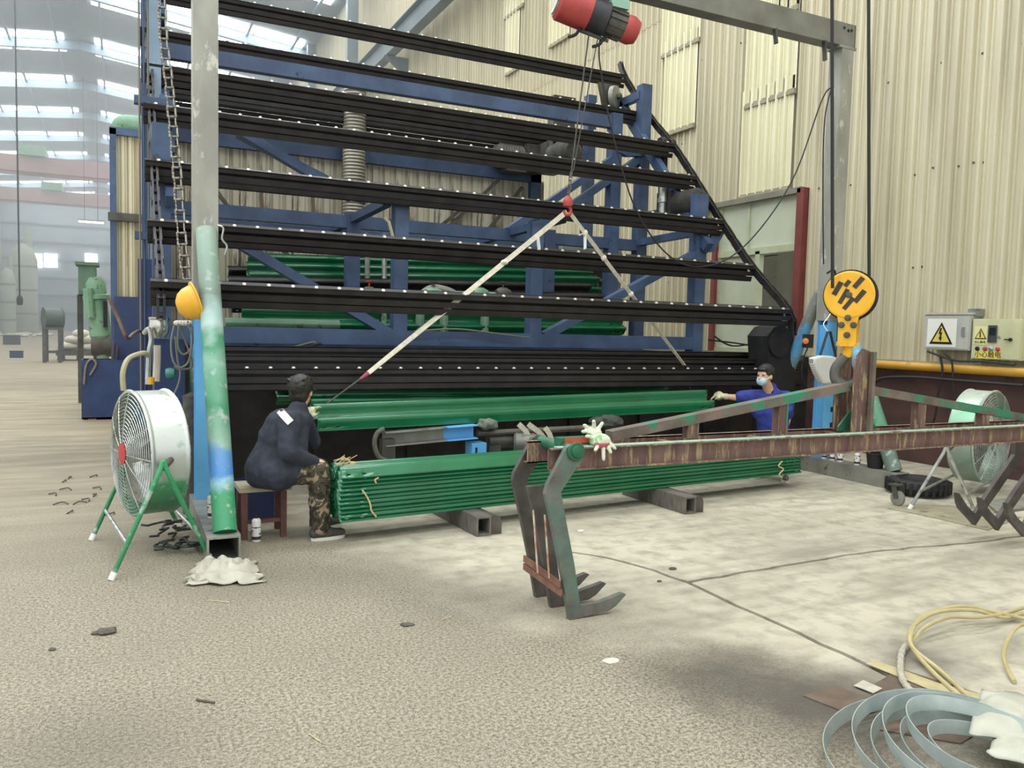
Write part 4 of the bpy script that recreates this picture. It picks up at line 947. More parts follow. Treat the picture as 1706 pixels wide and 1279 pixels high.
mb.tube(hp, [.028+.012*sin(pi*k/(len(hp)-1))-.018*max(0,(k/(len(hp)-1)-.7)/.3) for k in range(len(hp))], 12); part('hook', mb, DSTEEL, blk)
for k, (px, lab) in enumerate(((1386,'left steel rope of the yellow hook block'),(1448,'right steel rope of the yellow hook block'))):
    p = PV(px if k else 1387, 480, HV); q = PV(1386 if not k else 1447, -60, HV); q2 = q+(q-p)*1.2
    mb = MB(); mb.tube([p, q2], .0115, 8); solo('crane_rope', mb, CABLE, lab, 'rope', 'ropes of the hook block')
# ================================================================== drum fans
def fan(label, c, n, R0, depth, legs, drum_m, leg_m, flip=False):
    n = Vector(n).normalized(); c = Vector(c); s = n.cross(Z).normalized(); t = thing('drum_fan', label, 'fan', (c.x, c.y, 0))
    mb = MB(); prof = [(R0-.012,-depth/2),(R0,-depth/2),(R0+.012,-depth/2+.01),(R0,-depth/2+.03),(R0,depth/2-.03),(R0+.012,depth/2-.01),(R0,depth/2),(R0-.012,depth/2),(R0-.014,depth/2-.02),(R0-.014,-depth/2+.02),(R0-.012,-depth/2)]
    mb.lathe(prof, c, n, 48); part('drum', mb, drum_m, t)
    for e, nm in ((1, 'front_guard'), (-1, 'rear_guard')):
        mb = MB(); g = c+n*e*depth/2; nr = 15
        for k in range(nr):
            r = .07+(R0-.07)*k/(nr-1); bul = .05*(1-(r/R0)**2); pts = [g+n*e*bul+(s*cos(2*pi*j/40)+Z*sin(2*pi*j/40))*r for j in range(40)]; mb.tube(pts, .0028, 4, closed=True)
        for j in range(12):
            a = 2*pi*j/12; d = s*cos(a)+Z*sin(a); mb.tube([g+n*e*.05*(1-(r/R0)**2)+d*r for r in (.06, R0*.4, R0*.7, R0)], .0045, 5)
        gd = part(nm, mb, GALV, t, kind='stuff')
    mb = MB(); mb.lathe([(0,depth/2+.06),(.075,depth/2+.055),(.075,depth/2+.045),(0,depth/2+.04)], c, n, 20); part('badge', mb, mat('fan_red','#b23438',None,rough=.5), t)
    mb = MB(); mb.lathe([(0,-.16),(.1,-.16),(.11,-.1),(.11,.05),(.06,.08),(0,.09)], c, n, 20); part('motor', mb, STEEL, t)
    for k in (-1, 1): mb = MB(); mb.beam(c+s*R0*.98*k-n*.1, c+s*.1*k-n*.1, .03, .02, n); part('motor_bracket', mb, STEEL, t, 0)
    for k in range(5):
        mb = MB(); a0 = 2*pi*k/5
        def bl(i, j):
            r = .08+(R0-.13)*i; a = a0+(j-.5)*(.75-.2*i); tw = (j-.5)*(.16-.05*i); return c+(s*cos(a)+Z*sin(a))*r+n*(.05+tw)
        mb.grid(bl, 5, 5); o = part('blade', mb, GALV, t)
    # stand: one bent tube each side and braces
    for side, (fa, ap, fb) in legs.items():
        mb = MB(); mb.tube(catmull([fa, Vector(fa).lerp(ap, .5), Vector(ap)+(Vector(fa)-Vector(ap)).normalized()*.07, Vector(ap)+Z*.012, Vector(ap)+(Vector(fb)-Vector(ap)).normalized()*.07, Vector(fb).lerp(ap, .5), fb], 6), .016, 10); l = part('leg_frame', mb, leg_m, t)
        for f_ in (fa, fb): d = (Vector(ap)-Vector(f_)).normalized(); mb = MB(); mb.tube([f_, Vector(f_)+d*.05], .021, 10); part('foot_cap', mb, WHITE, l)
        mb = MB(); mb.tube([Vector(ap)-Z*.03, c+s*R0*.98*(1 if s.dot(Vector(ap)-c) > 0 else -1)], .022, 10); part('pivot', mb, DSTEEL, t)
    fs = list(legs.values())
    for k in (0, 2):
        a = Vector(fs[0][k]).lerp(fs[0][1], .3); b = Vector(fs[1][k]).lerp(fs[1][1], .3); mb = MB(); mb.tube([a, b], .013, 8); part('cross_bar', mb, GALV, t)
    return t
GLEG = ramp_mat('fan_leg_green', [(0,'#c9c9bd'),(.06,'#8a9a86'),(.12,'#2f7a50'),(.9,'#2c8a58'),(1,'#3a9a64')], 0, .65)
f1, f3, f2 = PZ(185,966), PZ(352,934), PZ(152,900); f4 = f3+(f2-f1)
apx = PV(272,772,(f1.y+f3.y)/2+.05); back = apx+(f2-f1)
cF = (apx+back)/2; cF.z = PV(248,752,cF.y).z
nF = (f1-f3); nF.z = 0
DRUM1 = ramp_mat('fan_drum_overspray', [(0,'#8fae98'),(.22,'#5fa37d'),(.38,'#52a277'),(.43,'#b9c4bd'),(.6,'#c3c9c4'),(1,'#d3d8d2')], .2, 1.1, .3)
for m_ in (DRUM1,): m_.node_tree.nodes['Principled BSDF'].inputs['Metallic'].default_value = .55
Rf = .44
fan('big galvanised drum fan on green legs beside the left gantry leg', cF, (-1,-.3,0), Rf, .26, {'a': (f1, apx, f3), 'b': (f2, back, f4)}, DRUM1, GLEG)
g1, g2 = PZ(1515,848), PZ(1626,856); c2 = PV(1632,726,5.6); cg = Vector((c2.x, c2.y, 0))
g3, g4 = 2*cg-g2, 2*cg-g1; dirn = (g2-g1).normalized()
ap1 = (g1+g2)/2; ap1.z = c2.z; ap2 = (g3+g4)/2; ap2.z = c2.z
pr_ = (ap2-ap1).normalized(); dirn = (Vector((pr_.y, -pr_.x, 0))+Vector((-.1,-.35,0))).normalized()
DRUM2 = ramp_mat('fan_drum_green_tint', [(0,'#9fb3a4'),(.4,'#a9bdae'),(.7,'#7fb795'),(.85,'#c4d0c4'),(1,'#cfd8cd')], .2, 1.2, .35)
DRUM2.node_tree.nodes['Principled BSDF'].inputs['Metallic'].default_value = .4
fan('drum fan with green tinted casing behind the right half of the spreader', c2, dirn, .5, .27, {'a': (g1, ap1, g2), 'b': (g3, ap2, g4)}, DRUM2, GALV)
# ================================================================== people
def capsule(mb, p, q, r0, r1, seg=14, sx=1.0, wide=None):
    p, q = Vector(p), Vector(q); d = q-p; L_ = d.length; d = d.normalized() if L_ > 1e-6 else Z
    a = Vector(wide).normalized() if wide is not None else (Vector((0,0,1)) if abs(d.z) < .9 else Vector((1,0,0)))
    x = (a-d*a.dot(d)).normalized(); y = d.cross(x); o = len(mb.v); rows = []
    for k in range(5): t = pi/2*(1-k/4.0); rows.append((-r0*sin(t), r0*cos(t)))
    for k in range(5): t = pi/2*k/4.0; rows.append((L_+r1*sin(t), r1*cos(t)))
    for h, r in rows:
        r = max(r, 1e-4)
        for k in range(seg): t = 2*pi*k/seg; mb.v.append(p+d*h+x*cos(t)*r*sx+y*sin(t)*r)
    for i in range(len(rows)-1):
        for k in range(seg): mb.f.append([o+i*seg+k, o+i*seg+(k+1) % seg, o+(i+1)*seg+(k+1) % seg, o+(i+1)*seg+k]); mb.m.append(0)
    mb.f.append([o+k for k in reversed(range(seg))]); mb.f.append([o+(len(rows)-1)*seg+k for k in range(seg)]); mb.m += [0, 0]
def blob(name, mb, m, parent, voxel=.012, smooth=6, wr=0.0, wscale=.06, label=None):
    off = WLOC[parent.name]; me = mb.mesh(name, m, off, 0); o = bpy.data.objects.new(name, me); COL.objects.link(o)
    r = o.modifiers.new('r', 'REMESH'); r.mode = 'VOXEL'; r.voxel_size = voxel
    s = o.modifiers.new('s', 'SMOOTH'); s.iterations = smooth; s.factor = .5
    if wr:
        tx = bpy.data.textures.new(name+'_wrinkle', 'CLOUDS'); tx.noise_scale = wscale; tx.noise_depth = 2
        dm = o.modifiers.new('d', 'DISPLACE'); dm.texture = tx; dm.strength = wr; dm.mid_level = .5
        s2 = o.modifiers.new('s2', 'SMOOTH'); s2.iterations = 2
    dg = bpy.context.evaluated_depsgraph_get(); me2 = bpy.data.meshes.new_from_object(o.evaluated_get(dg))
    bpy.data.objects.remove(o, do_unlink=True); me2.name = name; me2.shade_smooth()
    if not me2.materials: me2.materials.append(m)
    o = link(name, me2, parent); WLOC[o.name] = off
    if label: o['label'] = label
    return o
def hand(mb, wrist, d, palm_n, k=1.0, curl=.6, thumb_side=1):
    """palm, four unequal curled fingers and a thumb leaving the side of the palm"""
    d = Vector(d).normalized(); n = Vector(palm_n); n = (n-d*n.dot(d)).normalized(); s = d.cross(n)*thumb_side
    w = Vector(wrist); capsule(mb, w+d*.02, w+d*.08, .026*k, .032*k, 12, 1.0, n)
    mb.ball(w+d*.055, .045*k, 12, 8, (1,1,1))
    for i, (off, ln) in enumerate(((.03,.075),(.011,.085),(-.009,.08),(-.028,.062))):
        p = w+d*.085+s*off*k; dd = d.copy(); rr = .0095*k
        for j in range(3):
            dd = (dd*cos(curl*.8)+n*sin(curl*.8)).normalized(); q = p+dd*ln*(.42,.32,.26)[j]; capsule(mb, p, q, rr, rr*.92, 8); p = q; rr *= .93
    p = w+d*.03+s*.03*k; q = p+(s*.75+d*.6+n*.25).normalized()*.038; capsule(mb, p, q, .0125*k, .0115*k, 8); capsule(mb, q, q+(d*.8+n*.5+s*.2).normalized()*.034, .0112*k, .0095*k, 8)
def head(mb, c, f, k=1.0):
    f = Vector(f).normalized(); s = f.cross(Z).normalized(); u = s.cross(f)
    rot = Matrix((f, s, u)).transposed()
    def at(a, b, h): return Vector(c)+(f*a+s*b+u*h)*k
    mb.ball(at(-.012,0,.025), .1*k, 18, 12, (1.0,.8,.98), rot); mb.ball(at(.018,0,-.035), .078*k, 16, 10, (.95,.78,1.05), rot); mb.ball(at(.045,0,-.085), .035*k, 12, 8, (1,1,.8), rot)
    capsule(mb, at(.085,0,.015), at(.108,0,-.022), .008*k, .014*k, 8); mb.ball(at(.1,0,-.028), .015*k, 8, 6, (1,1.3,.8), rot)
    capsule(mb, at(.088,-.02,-.056), at(.088,.02,-.056), .009*k, .009*k, 8); capsule(mb, at(.084,-.02,-.068), at(.084,.02,-.068), .009*k, .009*k, 8)
    for e in (-1, 1):
        mb.ball(at(-.005,e*.082,-.01), .03*k, 10, 8, (.75,.35,1.1), rot); capsule(mb, at(.08,e*.02,.026), at(.078,e*.045,.022), .009*k, .008*k, 8)
    return at
HAIR = mat('black_hair','#15130f','#262019',40,.5,stretch=(1,1,.3))
def person(lab): return lab
# ---- seated worker
A6, B6, C6 = 6.08, 6.25, 6.42
F = Vector((.93,.37,0)).normalized(); RD = Vector((.37,-.93,0)).normalized()
man = thing('person', 'seated worker in dark jacket and camouflage trousers holding the green rail', 'person', PZ(520,892))
pel = PV(453,783,B6); nk = PV(497,684,B6); hd = PV(503,652,B6+.05); HF = Vector((.62,.78,-.05))
rs, re, rw_ = PV(482,703,A6-.0), PV(480,754,A6-.1), PV(524,770,A6)
ls, le, lw = PV(503,700,C6), PV(520,735,C6+.12), PV(512,700,C6+.2)
rh, rk, ra = PV(462,786,A6+.04), PV(531,786,A6), PV(533,876,A6+.0)
lh, lk, la = PV(470,782,C6), PV(530,780,C6), PV(534,862,C6-.02)
ra.z = .09; la.z = .09
mb = MB()
capsule(mb, pel, pel.lerp(nk,.55), .12, .13, 18, 1.2, RD); capsule(mb, pel.lerp(nk,.55), nk-Z*.05, .13, .08, 18, 1.3, RD); capsule(mb, nk-Z*.06, hd-Z*.04, .055, .052)
head(mb, hd, HF, .95)
for a, b, c in ((rs, re, rw_), (ls, le, lw)): capsule(mb, nk-Z*.07, a, .06, .055); capsule(mb, a, b, .05, .04); capsule(mb, b, c, .04, .028)
hand(mb, rw_, (.8,.2,-.45), (.1,.3,-1), 1, .5, 1); hand(mb, lw, (.35,.1,.9), (.9,.3,0), 1, .7, -1)
for a, b, c in ((rh, rk, ra), (lh, lk, la)): capsule(mb, a, b, .075, .055); capsule(mb, b, c, .052, .036); capsule(mb, c, c+F*.16-Z*.05, .035, .025)
blob('body', mb, SKIN, man, .0075, 3)
mb = MB(); 
capsule(mb, pel-F*.03, pel.lerp(nk,.5), .175, .172, 20, 1.12, RD); capsule(mb, pel.lerp(nk,.5), nk-Z*.07-F*.02, .175, .105, 20, 1.4, RD)
capsule(mb, pel-Z*.02+F*.02, pel+F*.16+Z*.03, .17, .13, 16, 1.3, RD); capsule(mb, rh-Z*.01, rh.lerp(rk,.28)+Z*.01, .14, .125, 14)
capsule(mb, nk-Z*.03, nk+Z*.02-F*.0, .085, .075, 16); capsule(mb, pel.lerp(nk,.55)-F*.06, nk-F*.13-Z*.1, .15, .12, 16, 1.25, RD)
for a, b, c in ((rs, re, rw_), (ls, le, lw)): capsule(mb, nk-Z*.08, a, .09, .09); capsule(mb, a, b, .09, .07); capsule(mb, b, b.lerp(c,.97), .07, .05)
JKT = mat('dark_navy_jacket','#262a35','#323744',14,.85,bump=.25,bscale=60)
mb.v = [Vector((v.x, v.y, max(v.z, .408+.02*noise.noise(v*9)))) for v in mb.v]
jk = blob('jacket', mb, JKT, man, .013, 4, .022, .09)
# reflective shoulder stripe, laid on the cloth surface
REFL = mat('reflective_tape','#c9cac6','#dedfdb',20,.35)
def surf(o, x, y):
    off = WLOC[o.name]; dg = bpy.context.evaluated_depsgraph_get(); r = ray(x, y).normalized(); hit, loc, nor, _ = o.ray_cast(CAM-off, r)
    return (loc+off, nor) if hit else (PV(x, y, A6), -Y)
bpy.context.view_layer.update()
mb = MB(); rows = []
for k in range(9):
    t_ = k/8; x_, y_ = 466+18*t_, 684+20*t_; rows.append([surf(jk, x_+dx, y_+dy) for dx, dy in ((4.5,-4),(0,0),(-4.5,4))])
o_ = len(mb.v)
for r_ in rows: mb.v += [p+n_*.006 for p, n_ in r_]
for k in range(8):
    for j in range(2): mb.f.append([o_+k*3+j, o_+k*3+j+1, o_+(k+1)*3+j+1, o_+(k+1)*3+j]); mb.m.append(0)
part('reflective_stripe', mb, REFL, jk)
def camo():
    m = bpy.data.materials.new('camouflage_cloth'); m.use_nodes = True; nt = m.node_tree; N = nt.nodes; L = nt.links; p = N['Principled BSDF']; p.inputs['Roughness'].default_value = .9
    tc = N.new('ShaderNodeTexCoord'); n = N.new('ShaderNodeTexNoise'); n.inputs['Scale'].default_value = 13; n.inputs['Detail'].default_value = 2; n.inputs['Distortion'].default_value = 1.2; L.new(tc.outputs['Object'], n.inputs['Vector'])
    r = N.new('ShaderNodeValToRGB'); r.color_ramp.interpolation = 'CONSTANT'; e = r.color_ramp.elements; e[0].color = lin('#2a2620'); e[0].position = 0; e[1].position = .44; e[1].color = lin('#4b4637')
    for ps, c in ((.52,'#33392a'),(.57,'#8d7d63'),(.64,'#a0826f')): q = e.new(ps); q.color = lin(c)
    L.new(n.outputs['Fac'], r.inputs[0]); L.new(r.outputs[0], p.inputs['Base Color']); return m
mb = MB(); capsule(mb, pel-Z*.03-F*.01, pel+F*.1-Z*.02, .15, .125, 18, 1.15, RD); mb.v = [Vector((v.x, v.y, max(v.z, .403))) for v in mb.v]
for a, b, c in ((rh, rk, ra), (lh, lk, la)): capsule(mb, a, b, .115, .085); capsule(mb, b, c+Z*.02, .086, .075)
blob('trousers', mb, camo(), man, .012, 4, .03, .06)
mb = MB(); mb2 = None
at = lambda a, b, h: hd+(HF.normalized()*a+HF.cross(Z).normalized()*b+Z*h)*.95
hr = Matrix((HF.normalized(), HF.cross(Z).normalized(), HF.cross(Z).normalized().cross(HF.normalized()))).transposed()
mb.ball(at(-.025,0,.042), .108, 18, 12, (1.0,.88,.93), hr); mb.ball(at(-.055,0,-.02), .08, 14, 10, (.8,1.0,1.05), hr); mb.ball(at(.03,0,.085), .07, 12, 8, (1.1,1.1,.7), hr)
for k in range(40):
    a = rnd.uniform(0, 2*pi); h = rnd.uniform(.02,.12); rr = sqrt(max(0, 1-((h-.04)/.11)**2))*.1; p = at(-.025+rr*cos(a)*1.0, rr*sin(a)*.88, h); capsule(mb, p, p+(p-hd).normalized()*.022+Vector((rnd.uniform(-.02,.02),rnd.uniform(-.02,.02),-.01)), .012, .005, 6)
blob('hair', mb, HAIR, man, .008, 2, .01, .02)
for e in (-1, 1):
    mb = MB(); mb.ball(at(.083,e*.032,.016), .0095, 8, 6); part('eye', mb, mat('eye_dark','#1b1512',None,rough=.3), man)
SOLE = mat('white_sole','#d9d6cc',None,rough=.6); SHOE = mat('dark_shoe','#3b3a36','#4b4944',20,.8)
def shoe(par, ank, d, m=SHOE, k=1.0, stripes=False):
    d = Vector(d); d.z = 0; d.normalize(); b = Vector((ank.x, ank.y, 0))
    mb = MB(); capsule(mb, b-d*.04+Z*.06, b+d*.06+Z*.065, .044*k, .045*k, 14); capsule(mb, b+d*.04+Z*.05, b+d*.17+Z*.045, .045*k, .034*k, 14); capsule(mb, b+Z*.06, b+Z*.11, .045*k, .048*k, 12)
    mb.v = [Vector((v.x, v.y, max(v.z, .014))) for v in mb.v]; sh = blob('shoe', mb, m, par, .007, 3)
    s = Vector((-d.y, d.x, 0)); out = []
    for k2 in range(24):
        t = 2*pi*k2/24; x_ = cos(t); out.append(b+d*(.065+.135*x_)+s*.047*sin(t)*(1.0+.12*x_))
    mb = MB(); mb.prism([q+Z*.002 for q in out], (0,0,.026)); part('sole', mb, SOLE, sh)
    if stripes:
        for j in range(3):
            mb = MB(); q = b+d*(.04+j*.045)+Z*.075; mb.tube(catmull([q-s*.045-Z*.03, q-s*.02+Z*.012, q+s*.02+Z*.012, q+s*.045-Z*.03], 4), .006, 6); part('stripe', mb, SOLE, sh)
    return sh
shoe(man, ra, F*.95+RD*.25); shoe(man, la, F)
GLV = mat('knit_glove','#b9b291','#d3cfb2',22,.95,c='#5d8a5a',cth=.57,cscale=16,bump=.3)
mb = MB(); hand(mb, lw, (.35,.1,.9), (.9,.3,0), 1.25, .7, -1); capsule(mb, lw-Vector((.35,.1,.9)).normalized()*.03, lw+Vector((.35,.1,.9)).normalized()*.03, .038, .036); blob('glove', mb, GLV, man, .007, 2)
# ---- stool and box
t = thing('wooden_stool', 'low brown wooden bench under the seated worker', 'stool', PZ(440,885))
sz = .40; q0 = PZ(402,808,sz); q1 = PZ(468,806,sz)
sy0, sy1 = B6+.02, B6+.34
mb = MB(); mb.bmm((.80, sy0, sz-.035), (1.19, sy1, sz)); part('seat', mb, mat('worn_seat_board','#a39a80','#b8af95',10,.8), t)
for (uu, vv) in ((1.13, sy0+.03), (1.13, sy1-.03), (.84, sy0+.03), (.84, sy1-.03)):
    mb = MB(); mb.bmm((uu-.022, vv-.022, 0), (uu+.022, vv+.022, sz-.035)); part('leg', mb, mat('stool_red_brown','#5a3a33','#6b4740',14,.7), t, 0)
mb = MB(); mb.bmm((.84, sy0+.02, .12), (1.15, sy0+.04, .15)); part('stretcher', mb, MATS['stool_red_brown'], t, 0)
t = thing('plastic_tub', 'navy blue plastic tub on the floor behind the stool', 'tub', (1.05, 6.95, 0))
mb = MB(); mb.hollow((.84,6.9,.0), (.84,6.9,.3), .4, .44, .02, (0,1,0)); mb.bmm((.64,6.7,0),(1.04,7.1,.02)); 
mb.v = [v+Vector((.16,.12,0)) for v in mb.v]; part('tub', mb, mat('navy_plastic','#1f2b52','#2a3763',5,.45), t, 0)
# ---- standing worker
WV = 6.95
wk = thing('person', 'standing worker in royal blue shirt and face mask holding the right rail end', 'person', Vector((PV(1288,720,WV).x, WV, 0)))
WF = Vector((-.78,-.62,0)).normalized(); WR = Vector((-.62,.78,0)).normalized()
hp = PV(1288,722,WV); hp.z = max(hp.z, .56); nk = PV(1284,648,WV); hd = PV(1274,626,WV-.04); HF = Vector((-.95,-.25,-.06))
rs, re, rw_ = PV(1256,659,WV+.1), PV(1226,662,WV+.2), PV(1206,660,WV+.3)
ls, le, lw = PV(1311,662,WV-.08), PV(1312,698,WV-.1), PV(1306,722,WV-.14)
mb = MB(); capsule(mb, hp, hp.lerp(nk,.5), .115, .12, 18, 1.25, WR); capsule(mb, hp.lerp(nk,.5), nk-Z*.06, .12, .075, 18, 1.4, WR); capsule(mb, nk-Z*.07, hd-Z*.03, .06, .054); head(mb, hd, HF, .98)
for a, b, c in ((rs, re, rw_), (ls, le, lw)): capsule(mb, nk-Z*.08, a, .055, .05); capsule(mb, a, b, .046, .038); capsule(mb, b, c, .038, .027)
dR = (rw_-re).normalized(); hand(mb, rw_, dR, (0,.2,-1), .95, .6, 1); hand(mb, lw, (-.2,-.1,-.95), (-.7,.6,0), .95, .5, 1)
feet = []
for e in (-1, 1):
    h_ = hp+WR*.1*e-Z*.06; kn = h_+WF*.16+WR*.06*e-Z*.22; an = Vector((h_.x+WR.x*.05*e, h_.y+WR.y*.05*e, .09)); capsule(mb, h_, kn, .075, .055); capsule(mb, kn, an, .053, .036); capsule(mb, an, an+WF*.12-Z*.05, .035, .025); feet.append((h_, kn, an))
blob('body', mb, SKIN, wk, .0075, 3)
mb = MB(); capsule(mb, hp-Z*.02, hp.lerp(nk,.5), .15, .155, 20, 1.2, WR); capsule(mb, hp.lerp(nk,.5), nk-Z*.075, .155, .09, 20, 1.55, WR)
for a, b in ((rs, re), (ls, le)): capsule(mb, nk-Z*.085, a, .075, .078); capsule(mb, a, a.lerp(b,.72), .08, .075)
capsule(mb, nk-Z*.05, nk+Z*.005, .085, .072, 16)
SHIRT = mat('royal_blue_shirt','#27337d','#313f93',12,.8,bump=.2,bscale=60); shb = blob('shirt', mb, SHIRT, wk, .012, 4, .02, .08)
mb = MB()
for e in (-1, 1): p = nk-Z*.015+WF*.055+WR*.03*e; mb.beam(p+Z*.02-WF*.05+WR*.02*e, p-Z*.03+WF*.02, .012, .05)
part('collar', mb, mat('navy_collar','#1d2558',None,rough=.85), shb, 0)
p = PV(1316,664,WV-.15); mb = MB(); mb.box(p, (.03,.02,.05)); part('sleeve_badge', mb, WHITE, shb, 0)
mb = MB(); capsule(mb, hp-Z*.06, hp+Z*.02, .13, .13, 18, 1.25, WR)
for h_, kn, an in feet: capsule(mb, h_, kn, .1, .08); capsule(mb, kn, an+Z*.02, .078, .065)
blob('trousers', mb, mat('black_trousers','#1f2026','#2a2b32',15,.9), wk, .013, 4, .02, .07)
at = lambda a, b, h: hd+(HF.normalized()*a+HF.cross(Z).normalized()*b+Z*h)*.98
hr = Matrix((HF.normalized(), HF.cross(Z).normalized(), HF.cross(Z).normalized().cross(HF.normalized()))).transposed()
mb = MB(); mb.ball(at(-.028,0,.042), .107, 18, 12, (1.0,.88,.93), hr); mb.ball(at(-.06,0,-.015), .075, 14, 10, (.75,1.0,1.1), hr); mb.ball(at(.05,0,.08), .055, 12, 8, (1,1.2,.6), hr)
blob('hair', mb, HAIR, wk, .008, 2, .012, .02)
mb = MB(); mb.ball(at(.06,0,-.055), .062, 16, 10, (.85,.98,.85), hr); mk = blob('face_mask', mb, mat('surgical_mask_blue','#9fc3cf','#b5d3dc',20,.8), wk, .006, 2, label='pale blue face mask')
mb = MB(); 
for e in (-1, 1): mb.tube([at(.06,e*.058,-.035), at(-.005,e*.09,-.0)], .003, 6)
part('ear_loop', mb, WHITE, mk)
for e in (-1, 1):
    mb = MB(); mb.ball(at(.084,e*.032,.016), .0095, 8, 6); part('eye', mb, MATS['eye_dark'], wk)
mb = MB(); hand(mb, rw_, dR, (0,.2,-1), 1.2, .6, 1); capsule(mb, rw_-dR*.03, rw_+dR*.03, .036, .034); blob('glove', mb, GLV, wk, .007, 2)
shoe(wk, feet[0][2], WF+WR*-.2, mat('grey_shoe','#6d6d68','#7d7d77',20,.8), 1, True); shoe(wk, feet[1][2], WF+WR*.3, MATS['grey_shoe'], 1, True)
# ================================================================== small things
def bolt_ring(): pass
def crumple(mb, outline_px, z0, amp, n=14, seed=0, lift=.0):
    """a crumpled sheet: a grid stretched over four floor pixels, raised into folds"""
    a, b, c, d = [PZ(*q) for q in outline_px]
    def f(i, j):
        p = a.lerp(b, i).lerp(d.lerp(c, i), j); q = Vector((p.x*7+seed, p.y*7, seed)); e = min(i, 1-i, j, 1-j)
        edge = noise.noise(q*1.7)*.07*(1 if e < .05 else 0)
        h = abs(noise.noise(q))*amp+abs(noise.noise(q*2.3))*amp*.5+lift*sin(pi*i)*sin(pi*j)
        return p+Vector((edge, edge*.6, z0+h*(.35+min(1, e*6)*.65)))
    mb.grid(f, n, n); return mb
# ---- hard hat hanging on the left post
hc = PV(326,503,6.72); ax = Vector((-.93,-.1,-.3)).normalized()
t = thing('hard_hat', 'scuffed yellow hard hat hanging on the left gantry post', 'helmet', hc-Z*.14)
mb = MB(); prof = [(.0,.145),(.05,.138),(.095,.11),(.122,.07),(.135,.02),(.138,0),(.128,0),(.115,.06),(.08,.1),(0,.13)]; mb.lathe(prof, hc, ax, 28); part('shell', mb, mat('scuffed_yellow','#e2a52a','#efb73c',7,.4,c='#3c3420',cth=.7,cscale=26), t)
mb = MB(); mb.lathe([(.138,.008),(.16,.0),(.162,-.006),(.136,-.004)], hc, ax, 28); part('brim', mb, MATS['scuffed_yellow'], t)
mb = MB(); 
for k in range(3): a = k*pi/3; s_ = ax.cross(Z).normalized(); u_ = ax.cross(s_); d = s_*cos(a)+u_*sin(a); mb.tube([hc+d*.12, hc+ax*.09, hc-d*.12], .009, 6)
part('suspension', mb, BLACK2, t)
mb = MB(); mb.tube(catmull([hc+Vector((.05,0,.12)), hc+Vector((.06,0,.2)), hc+Vector((.03,.05,.22))], 4), .006, 6); part('chin_strap', mb, mat('pale_strap','#6f8a78',None,rough=.8), t)
# ---- spray equipment post behind the fan
q0 = PV(268,545,7.6)
t = thing('spray_pump_stand', 'dark spray pump stand with a chrome cup and white pipe behind the fan', 'pump', (q0.x, 7.7, 0))
mb = MB(); mb.bmm((q0.x-.05, 7.7, 0), (q0.x+.2, 7.9, q0.z-.1)); mb.bmm((q0.x-.1, 7.65, .0), (q0.x+.25, 8.0, .5)); part('post', mb, MATS['dark_blue_paint'], t, 0)
mb = MB(); c = PV(265,545,7.6); mb.lathe([(0,-.09),(.05,-.09),(.075,-.05),(.085,0),(.08,.06),(.085,.07),(.085,.085),(.0,.09)], c, Z, 20); part('cup', mb, mat('chrome_cup','#b9b7ae','#d3d1c8',8,.18,.9), t, label='chrome cup')
mb = MB(); mb.tube([PV(262,575,7.58), PV(262,598,7.58), PV(260,635,7.58)], .03, 10); part('white_pipe', mb, mat('dirty_white_pipe','#c9bfae','#d8cfc0',9,.6), t)
mb = MB(); p = PV(251,634,7.5); mb.lathe([(0,-.03),(.03,-.03),(.03,.03),(0,.03)], p, Z, 12); part('valve_cap', mb, YELLOW, t)
mb = MB(); p = PV(284,622,7.4); mb.lathe([(0,-.03),(.045,-.03),(.05,0),(.035,.04),(0,.04)], p, (.9,-.3,.1), 14); part('gauge', mb, mat('teal_gauge','#3f7f72',None,rough=.4), t)
mb = MB(); mb.tube(catmull([PV(240,555,7.55), PV(248,548,7.5), PV(252,565,7.5), PV(248,590,7.5), PV(246,640,7.5)], 6), .02, 8); part('feed_pipe', mb, GALV, t)
mb = MB(); mb.tube(catmull([PV(206,650,7.3), PV(205,620,7.3), PV(215,597,7.35), PV(238,588,7.4), PV(246,592,7.45)], 6), .022, 8); solo('beige_hose', mb, mat('beige_hose','#a8a07f','#b8b08f',6,.6), 'thick beige hose arching over the top of the left fan', 'hose')
for i, pts in enumerate((((290,542),(285,570),(288,600),(300,612),(315,600),(320,560),(312,540)), ((298,540),(296,575),(305,590),(318,580),(322,550),(312,535)), ((292,560),(296,600),(300,620),(297,640),(288,660)), ((300,545),(318,595),(318,612),(300,615),(290,610)))):
    mb = MB(); mb.tube(catmull([PV(x, y, 7.25+i*.03) for x, y in pts], 7), .009, 6); solo('hanging_cable', mb, GCABLE, ['outer grey cable loop hung beside the left gantry post', 'inner grey cable loop hung beside the left gantry post', 'grey cable tail dangling behind the fan', 'wide grey cable loop crossing behind the hard hat'][i], 'cable', 'cable loops by the left post')
mb = MB()
for k in range(5): p = PV(295+k*5,538,7.3); mb.ball(p, .03, 8, 6, (1,1,.8)); 
solo('cable_knot', mb, mat('white_rag','#cfcabb','#dfdbcd',16,.9), 'white rag knotted round the cables by the left post', 'rag')
mb = MB(); mb.tube(catmull([PV(182,498,8.2), PV(196,528,8.2), PV(211,562,8.2), PV(222,556,8.6), PV(232,551,9.0), PV(238,556,9.48)], 5), .016, 8); solo('bent_lever', mb, mat('rusty_lever','#6f5a4d','#857064',14,.6,.3), 'rusty bent lever rod sticking out left of the end frame', 'lever')
c = PV(320,735,7.35); mb = MB(); prof = [(0,0)]
for k in range(30): prof.append((.075+.012*noise.noise(Vector((k*.7,3,1))), k*(1.05/30)))
prof.append((0,1.05)); mb.lathe(prof, (c.x, c.y, 0), Z, 16); solo('felt_roll', mb, mat('grey_felt','#4a4844','#5d5a55',16,.95,bump=.4), 'dark grey felt roll standing behind the light blue left post', 'roll')
